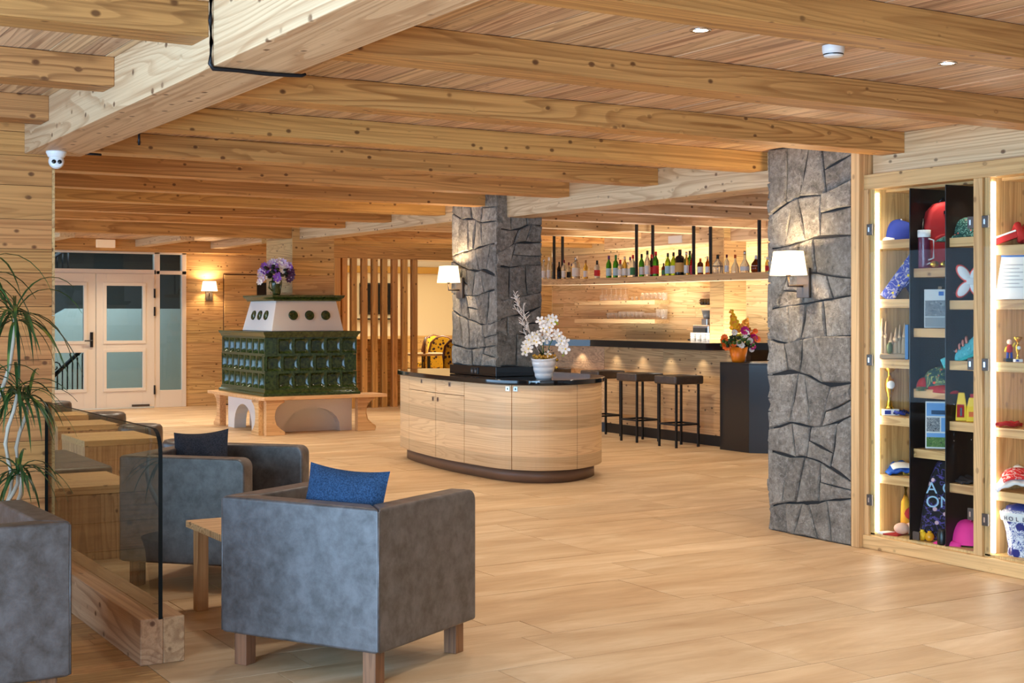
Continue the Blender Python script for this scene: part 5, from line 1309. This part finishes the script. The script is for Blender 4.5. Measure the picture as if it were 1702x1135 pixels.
t = MB().tube([(0, 0, .012), (.05, -.04, .012), (.09, -.09, .02)], .011, 8).box(.05, .1, -.12, -.1, 0, .04).build('red_goggles', CRED); t.location = (6.68, cy(1506, 6.7), 1.96); tag(t, 'small red goggles beside the blue cap', 'goggles')
def slab_thing(name, lab, cat, w, h, th, mat, x, y, z, rz, tilt, extra=None):
    t = thing(name, lab, cat, (x, y, z), rz); t.rotation_euler = (tilt, 0, rz)
    B(-w / 2, w / 2, -th / 2, th / 2, 0, h).build('board', mat, t, .002)
    if extra: extra(t)
    return t
t = slab_thing('rolled_towel', 'blue and white patterned rolled towel leaning on the second left shelf', 'scarf', .09, .36, .03, SKIP, 6.58, cy(1473, 6.58), 1.59, -.95, 0); t.rotation_euler = (0, .62, -.95)  # rolled towel in the blue print
m = MB().grid(lambda u, v: ((u - .5) * .2, (v - .5) * .16, .10 * math.sin(pi * u) ** .7 * (1 - .4 * v) + .015 * math.sin(14 * u) + .003), 16, 8); t = m.build('folded_tights', SKIP, None, solid=.01); t.location = (6.70, cy(1507, 6.7), 1.592); t.rotation_euler = (0, 0, -.5); tag(t, 'blue folded tights with yellow marks on the second left shelf', 'bag')  # folded tights in the same blue print
# carved nativity like wood group
CARV = plain('carved_wood', sr(206, 170, 130), .6)
t = thing('wood_carving', 'pale carved wooden figure group on the third left shelf', 'carving', (6.62, cy(1484, 6.62), 1.206), -.5)
B(-.10, .10, -.04, .04, 0, .035).build('base', CARV, t, .01)
for i, (x, h, r_) in enumerate(((-.08, .26, .016), (-.055, .24, .013), (-.02, .17, .016), (.01, .20, .018), (.035, .22, .013), (.065, .23, .014), (.085, .16, .012))): MB().tube([(x, 0, .02), (x + .006, .005, h * .5), (x + .012, 0, h)], r_, 8, rr=[r_ * 1.5, r_, .004]).sphere((x + .006, -.005, h * .62), r_ * 1.1, 8, 6).build('figure', CARV, t)
MB().sphere((-.03, -.03, .07), (.02, .015, .04), 10, 6).build('figure', plain('moss_green_paint', sr(96, 104, 60), .6), t)
slab_thing('book', 'narrow blue and grey book upright beside the carving', 'book', .02, .22, .12, plain('book_blue', sr(70, 120, 170), .5), 6.66, cy(1509, 6.66), 1.206, -.95, 0)
def trophy(lab, x, y, z, s=1):
    t = thing('trophy', lab, 'trophy', (x, y, z), -.5); t.scale = (s, s, s)
    B(-.055, .055, -.035, .035, 0, .04).build('base', CWHT, t, .003); B(-.04, .0, -.037, -.035, .008, .032).build('plate', CBLUE, t)
    MB().lathe([(.001, .04), (.035, .04), (.02, .06), (.010, .11), (.02, .125), (.018, .135), (.03, .16), (.033, .2), (.03, .23), (.012, .245), (.012, .27), (.03, .285), (.055, .32), (.062, .345), (.056, .345), (.02, .30), (.001, .29)], 20, caps=False).build('cup', GOLD, t)
    MB().lathe([(.001, .004), (.024, .004), (.026, 0)], 18, m=Matrix.Translation((0, -.034, .195)) @ Matrix.Rotation(pi / 2, 4, 'X'), caps=False).build('medallion', CWHT, t)
trophy('gold trophy cup on the fourth left cabinet shelf', 6.62, cy(1478, 6.62), .847)
t = MB().tube([(.07 * math.cos(k * .7), .05 * math.sin(k * .9), .012 + .008 * (k % 3)) for k in range(16)], .008, 6).build('ribbon', CBLUE); t.location = (6.66, cy(1500, 6.66), .847); tag(t, 'blue medal ribbon beside the gold trophy', 'ribbon')
def folded(name, lab, mats, x, y, z, w, d, h, rz, cat='clothes', stripe=None):
    t = thing(name, lab, cat, (x, y, z), rz)
    m = MB().grid(lambda u, v: ((u - .5) * w, (v - .5) * d, h * (1 - abs(2 * u - 1) ** 3) * (.35 + .65 * v) + .006 * math.sin(20 * u + 3 * v)), 14, 10); m.build('fabric', mats[0], t, solid=.012)
    if len(mats) > 1:
        MB().grid(lambda u, v: ((u - .5) * w * .7, (v - .62) * d * .6, .012 + h * (1 - abs(1.4 * u - .7) ** 3) * (.35 + .65 * (v * .6 + .2))), 10, 6).build('print', mats[1], t, solid=.003)
    return t
folded('folded_shirt', 'folded blue cloth with white lettering on the fifth left shelf', [plain('cloth_blue', sr(20, 84, 176), .8), CWHT], 6.66, cy(1500, 6.66), .475, .20, .16, .07, -.6)
# plush on the bottom left
t = thing('plush_toy', 'plush toy with orange neck, pink feet and red belly on the cabinet bottom left', 'plush toy', (6.66, cy(1506, 6.66), .10), -.4)
YP = plain('plush_orange', sr(246, 176, 50), .9); PP = plain('plush_pink', sr(236, 190, 166), .9)
MB().tube([(.0, 0, .06), (-.005, 0, .2), (.0, 0, .33)], .03, 12, rr=[.035, .026, .024]).build('neck', YP, t); MB().sphere((0, 0, .35), (.035, .04, .03), 12, 8).build('head', YP, t)
for s in (-1, 1): MB().tube([(s * .015, 0, .37), (s * .018, 0, .41)], .006, 6).build('horn', YP, t)
MB().sphere((.02, -.01, .13), .045, 12, 8).build('belly', CRED, t)
for dx in (-.05, .015): MB().sphere((dx, -.05, .042), (.05, .05, .036), 12, 8).build('foot', PP, t)
t = B(-.07, .07, -.05, .05, 0, .008).build('leaflet', CRED); t.location = (6.58, cy(1488, 6.58), .10); t.rotation_euler = (0, 0, .3); tag(t, 'red leaflet on the cabinet bottom before the plush toy', 'leaflet')
t = B(-.05, .05, -.03, .03, 0, .01).build('leaflet', CWHT); t.location = (6.56, cy(1473, 6.56), .10); tag(t, 'white card on the cabinet bottom at far left', 'card')
# column two
t = thing('backpack', 'red backpack on the top shelf between the steel dividers', 'backpack', (6.71, cy(1567, 6.71), 1.775), -.5); t.scale = (.85, .85, .93)
m = MB(); pr = [(-.14, .0), (-.15, .12), (-.145, .28), (-.12, .38), (-.07, .43), (0, .445), (.07, .43), (.12, .38), (.145, .28), (.15, .12), (.14, 0)]
m.prism(pr, -.07, .05, m=Matrix(((1, 0, 0, 0), (0, 0, 1, 0), (0, 1, 0, 0), (0, 0, 0, 1)))); m.build('body', CRED, t, .03, 4)
m = MB(); m.prism([(x * .72, z * .45 + .03) for x, z in pr], -.085, -.06, m=Matrix(((1, 0, 0, 0), (0, 0, 1, 0), (0, 1, 0, 0), (0, 0, 0, 1)))); m.build('front_pocket', CRED, t, .015, 3)
MB().tube([(-.15, -.02, .33), (-.165, -.03, .2), (-.15, -.03, .06)], .008, 6).build('strap', DARKP, t); MB().tube([(-.03, 0, .44), (0, 0, .47), (.03, 0, .44)], .008, 6).build('handle', DARKP, t); B(-.02, .03, -.078, -.07, .36, .38).build('emblem', CHROME, t)
t = thing('drink_bottle', 'pink drinking bottle with white lid before the red backpack', 'drinking bottle', (6.56, cy(1536, 6.56), 1.775), 0)
MB().lathe([(.001, 0), (.034, 0), (.036, .01), (.036, .19)], 18, caps=False).build('body', tint_glass('pink_glass', sr(190, 80, 130)), t); MB().lathe([(.038, .19), (.04, .195), (.04, .235), (.001, .237)], 18, caps=False).build('lid', WHITE, t); MB().tube([(.0, -.036, .18), (.0, -.075, .17), (.0, -.075, .06), (.0, -.036, .05)], .005, 6).build('handle', WHITE, t)
t = thing('sunglasses', 'gold mirrored sunglasses on the top middle shelf', 'sunglasses', (6.56, cy(1562, 6.56), 1.775), -.6)
for s in (-1, 1): MB().sphere((s * .03, 0, .022), (.028, .008, .02), 12, 8).build('lens', GOLD, t); MB().tube([(s * .058, 0, .03), (s * .06, .1, .02)], .003, 6).build('temple', CWHT, t)
PAP = plain('paper_white', sr(226, 224, 218), .7); PGREY = mk_leafy('photo_print', sr(120, 124, 128), sr(196, 196, 190), sr(60, 62, 66), 40)
def panels(lst):
    def ex(t):
        for nm, mt, x0, x1, z0, z1 in lst: B(x0, x1, -.0075, -.0045, z0, z1).build(nm, mt, t)
    return ex
BL = plain('print_blue', sr(60, 110, 180), .6); GRN = mk_leafy('meadow_print', sr(84, 120, 60), sr(130, 150, 90), sr(70, 90, 60), 30); SKY = plain('print_sky', sr(110, 160, 210), .6)
slab_thing('brochure', 'grey brochure with mountain photo on the second middle shelf', 'brochure', .17, .24, .006, PAP, 6.62, cy(1560, 6.62), 1.408, -.85, -.15, panels([('photo', PGREY, -.08, .08, .07, .17), ('band', plain('print_grey', sr(150, 152, 150), .6), -.08, .08, .005, .065), ('emblem', BL, .0, .03, .20, .225), ('emblem', BL, .05, .075, .045, .07)]))
slab_thing('wooden_block', 'plain wooden block behind the grey brochure', 'block', .12, .26, .04, OBZ, 6.74, cy(1549, 6.74), 1.406, -.9, 0)
cap('dark jungle print cap on the third middle shelf', 6.64, cy(1560, 6.64), 1.033, -.4, LEAFD, CRED, 1.1)
cap('flat red and green cap beside the jungle print cap', 6.58, cy(1540, 6.60) , 1.033, -1.1, CRED, LEAFD, .55)
slab_thing('picture_frame', 'white frame with mountain pictures on the fourth middle shelf', 'picture frame', .17, .29, .008, PAP, 6.62, cy(1562, 6.62), .666, -.85, -.12, panels([('photo', SKY, -.078, .078, .20, .28), ('photo', PGREY, -.078, .0, .105, .19), ('photo', SKY, .008, .078, .105, .19), ('photo', GRN, -.078, .078, .01, .07), ('photo', SKY, -.078, .078, .07, .095), ('photo', plain('print_dark_ridge', sr(60, 66, 80), .6), -.05, .06, .21, .235)]))
# printed bag with text
t = thing('printed_bag', 'black bag with pineapple print and pale blue lettering on the cabinet bottom', 'bag', (6.66, cy(1563, 6.66), .10), -.75)
m = MB(); m.prism([(-.13, 0), (.13, 0), (.125, .12), (.10, .30), (.07, .42), (.03, .5), (-.02, .48), (-.06, .38), (-.10, .22)], -.035, .035, m=Matrix(((1, 0, 0, 0), (0, 0, 1, 0), (0, 1, 0, 0), (0, 0, 0, 1)))); m.build('body', SKULL, t, .02, 3)
def text(s, size, mat, parent, loc_, rot, ext=.001):
    c = bpy.data.curves.new('lettering', 'FONT'); c.body = s; c.size = size; c.extrude = ext; c.align_x = 'CENTER'
    o = bpy.data.objects.new('lettering', c); COL.objects.link(o); c.materials.append(mat)
    bpy.context.view_layer.update(); dg = bpy.context.evaluated_depsgraph_get(); me = bpy.data.meshes.new_from_object(o.evaluated_get(dg)); bpy.data.objects.remove(o)
    o = bpy.data.objects.new('lettering', me); COL.objects.link(o); o.parent = parent; o.location = loc_; o.rotation_euler = rot; return o
LBL = plain('lettering_pale_blue', sr(170, 210, 236), .6)
text('A O', .10, LBL, t, (0.0, -.038, .29), (pi / 2, 0, 0)); text('ON', .10, LBL, t, (-.01, -.038, .205), (pi / 2, 0, 0))
for i, (px, mm) in enumerate(((1533, CYEL), (1545, plain('amber_gel', sr(226, 160, 30), .2)))):
    t = MB().sphere((0, 0, .03), .029, 14, 10).lathe([(.012, .055), (.012, .066), (.001, .067)], 10, caps=False).build('toy_ball', mm); t.location = (6.545, cy(px, 6.545), .10); tag(t, ('yellow' if i == 0 else 'amber') + ' glossy ball on the cabinet bottom', 'ball')
t = MB().lathe([(.001, 0), (.028, 0), (.03, .01), (.03, .08), (.02, .095), (.001, .095)], 16, caps=False).build('black_flask', DARKP); t.location = (6.53, cy(1566, 6.53), .10); tag(t, 'small black flask at the foot of the steel divider', 'flask')
# column three
cap('green palm print cap on the top right cabinet shelf', 6.66, cy(1611, 6.66), 1.95, -2.5, LEAFY, LEAFY, 1.0)
t = thing('fin_toy', 'white and coral butterfly shaped inflatable on the second right shelf', 'toy', (6.62, cy(1612, 6.62), 1.575), -.75)
COR = plain('coral_trim', sr(240, 90, 76), .6)
for s in (0, 1):
    for q in (-1, 1):
        a = math.radians(90 + 52 * q) if not s else math.radians(270 - 52 * q)
        cx_, cz_ = (0, .115); dx, dz = math.cos(a) * q, abs(math.sin(a)) * (1 if not s else -1)
        dx = q * .6; dz = .8 * (1 if s else -1); L = math.hypot(dx, dz); dx /= L; dz /= L
        mt = Matrix(((dx, -dz, 0, cx_ + dx * .06), (0, 0, 1, 0), (dz, dx, 0, cz_ + dz * .06), (0, 0, 0, 1)))
        MB().lathe([(.001, .010), (.6, .010), (.86, .006), (1, 0), (.86, -.006), (.001, -.008)], 18, m=mt @ Matrix.Diagonal((.062, .034, 1, 1)), caps=False).build('lobe', COR, t); MB().lathe([(.001, .013), (.7, .012), (.8, .009)], 18, m=mt @ Matrix.Diagonal((.062, .034, -1, 1)), caps=False).build('lobe_face', CWHT, t)
MB().box(-.02, .02, -.018, .012, .095, .135).build('knot', CWHT, t, .004)
# sneaker
t = thing('running_shoe', 'turquoise and coral running shoe standing tilted on the third right shelf', 'shoe', (6.64, cy(1604, 6.64), 1.214), -.95); t.rotation_euler = (0, -.42, -.95 )
TQ = mk_leafy('shoe_mesh', sr(96, 196, 200), sr(40, 110, 120), sr(150, 226, 220), 40)
m = MB()
def shoe(u, v):
    a = 2 * pi * v; L = .26; x = (u - .5) * L; w_ = .042 * (math.sin(pi * min(max(u, .03), .97)) ** .45) * (1 - .25 * (u > .5) * (u - .5)); h = .032 + .03 * max(0, (u - .3)) / .7
    z = h + h * .95 * math.sin(a); return (x, w_ * math.cos(a), max(.012, z))
m.grid(shoe, 20, 16); m.build('upper', TQ, t); B(-.13, .13, -.04, .04, 0, .02).build('sole', plain('sole_turquoise', sr(60, 190, 180), .5), t, .012)
for k in range(5): MB().tube([(-.05 + k * .026, -.034, .055 + k * .009), (-.045 + k * .026, -.02, .072 + k * .011), (-.04 + k * .026, 0, .082 + k * .011), (-.05 + k * .026, .03, .06 + k * .009)], .0075, 6).build('lace', plain('coral_lace', sr(240, 150, 130), .7), t)
# yellow packets
for i, (px, lab, s) in enumerate(((1598, 'yellow and red pouch, left one on the fourth right shelf', 1), (1616, 'yellow bottle, right one on the fourth right shelf', .85))):
    t = thing('yellow_pouch', lab, 'packet', (6.60, cy(px, 6.60), .851), -.85)
    m = MB(); m.prism([(-.035, 0), (.035, 0), (.03, .09), (.018, .17 * s), (-.018, .17 * s), (-.03, .09)], -.018, .018, m=Matrix(((1, 0, 0, 0), (0, 0, 1, 0), (0, 1, 0, 0), (0, 0, 0, 1)))); m.build('body', CYEL, t, .006)
    if i == 0: B(-.026, .016, -.0205, -.018, .022, .10).build('label', CRED, t); B(-.008, .004, -.022, -.0205, .03, .08).build('emblem', DARKP, t)
    else: B(-.012, .012, -.014, .014, .14, .165).build('cap', CRED, t); B(-.02, .02, -.0205, -.018, .03, .06).build('label', plain('label_red_orange', sr(230, 110, 40), .6), t)
folded('folded_cloth', 'dark grey folded cloth on the fifth right shelf', [plain('cloth_dark', sr(44, 40, 42), .85)], 6.64, cy(1612, 6.64), .482, .16, .16, .03, -.5)
cap('bright pink cap on the cabinet bottom right', 6.66, cy(1613, 6.66), .105, -2.55, CPNK, CPNK, 1.2)
# right hand cabinet
t = thing('shoe_box', 'flat red and white box on the top shelf of the far right cabinet', 'box', (6.60, cy(1664, 6.60), 1.905), -.9); t.rotation_euler = (0, -.35, -.9)
B(-.08, .10, -.05, .05, 0, .035).build('box_body', CRED, t, .002); B(-.082, .102, -.052, .052, .035, .045).build('lid', CWHT, t, .002)
t = MB().tube([(.07 * math.cos(k * .8) + .01 * k, .05 * math.sin(k * 1.1), .03 + .03 * (k % 4)) for k in range(18)], .022, 8).build('red_shirt', CRED); t.location = (6.66, cy(1693, 6.66), 1.89); tag(t, 'crumpled red garment beside the flat red box', 'clothes')
slab_thing('information_board', 'white information sheet with blue band leaning in the far right cabinet', 'information sheet', .30, .32, .006, PAP, 6.62, cy(1694, 6.62), 1.578, -.95, -.18, panels([('band', BL, -.12, .14, .25, .275), ('lettering', plain('print_red', sr(200, 70, 60), .6), .03, .12, .285, .305), ('photo', PGREY, .04, .14, .05, .16)] + [('text_line', plain('print_text_%d' % k, sr(170, 170, 170), .6), -.12, .02 - .02 * (k % 2), .20 - .022 * k, .206 - .022 * k) for k in range(7)]))
t = thing('figurine', 'small painted sports figurine on the third shelf of the far right cabinet', 'figurine', (6.60, cy(1678, 6.60), 1.217), -.5)
B(-.03, .03, -.02, .02, 0, .02).build('base', DARKP, t, .003)
for s in (-1, 1): MB().tube([(s * .012, 0, .02), (s * .01, 0, .055)], .008, 8).build('leg', CBLUE, t)
MB().sphere((0, 0, .075), (.02, .015, .025), 12, 8).build('torso', CRED, t); MB().sphere((0, 0, .115), .016, 12, 8).build('head', PP, t); MB().tube([(-.018, 0, .085), (-.03, -.01, .06)], .006, 6).tube([(.018, 0, .085), (.03, -.005, .11)], .006, 6).build('arms', CYEL, t)
trophy('small white and gold trophy cup beside the painted figurine', 6.60, cy(1692, 6.60), 1.217, .42)
t = MB().tube([(.08 * math.cos(k * .75), .045 * math.sin(k * .75) + .005 * k, .012 + .006 * (k % 3)) for k in range(18)], .011, 6).build('red_scarf', CRED); t.location = (6.60, cy(1684, 6.60), .838); tag(t, 'red rolled scarf on the fourth shelf of the far right cabinet', 'scarf')
folded('folded_jersey', 'red and white folded jersey on the fifth shelf of the far right cabinet', [CWHT, mk_leafy('jersey_stripes', sr(206, 36, 40), sr(230, 226, 222), sr(160, 20, 30), 12)], 6.64, cy(1692, 6.64), .472, .26, .24, .13, -.75)
# blue and white jar
t = thing('delft_jar', 'blue and white painted jar with lid on the bottom of the far right cabinet', 'jar', (6.645, cy(1702, 6.645), .10), -.9)
def mk_delft():
    n = NT('delft'); v, r = n.coords(False, False); vo = n.n('ShaderNodeTexVoronoi'); vo.inputs['Scale'].default_value = 15; n.l(v, vo.inputs['Vector']); k = n.ramp(vo.outputs['Distance'], [(.36, 1.), (.40, 0.)])
    ns = n.noise(v, 34, 2, .5, 2.5); k2 = n.ramp(ns, [(.44, 0.), (.48, 1.), (.53, 1.), (.57, 0.)]); c = n.mix(k2, sr(226, 230, 238), sr(40, 66, 150)); c = n.mix(k, c, sr(30, 48, 128)); return n.out(c, .15, 0, .6)
DEL = mk_delft()
MB().lathe([(.001, 0), (.09, 0), (.092, .01), (.088, .05), (.10, .14), (.125, .235), (.128, .25), (.10, .268), (.001, .27)], 28, caps=False).build('body', DEL, t)
MB().lathe([(.1265, .205), (.1315, .235), (.1325, .252), (.128, .255)], 28, caps=False).build('rim_band', CWHT, t)
MB().lathe([(.10, .268), (.095, .285), (.05, .30), (.014, .305), (.012, .315), (.02, .325), (.018, .34), (.001, .345)], 24, caps=False).build('lid', plain('delft_lid', sr(40, 60, 130), .2), t)
NAVY = plain('lettering_navy', sr(20, 30, 80), .5)
for i, ch in enumerate('HOLLAND'):
    a = -pi / 2 + (i - 3) * .27; text(ch, .036, NAVY, t, (.134 * math.cos(a), .134 * math.sin(a), .212), (pi / 2 + .2, 0, a + pi / 2), .0008)
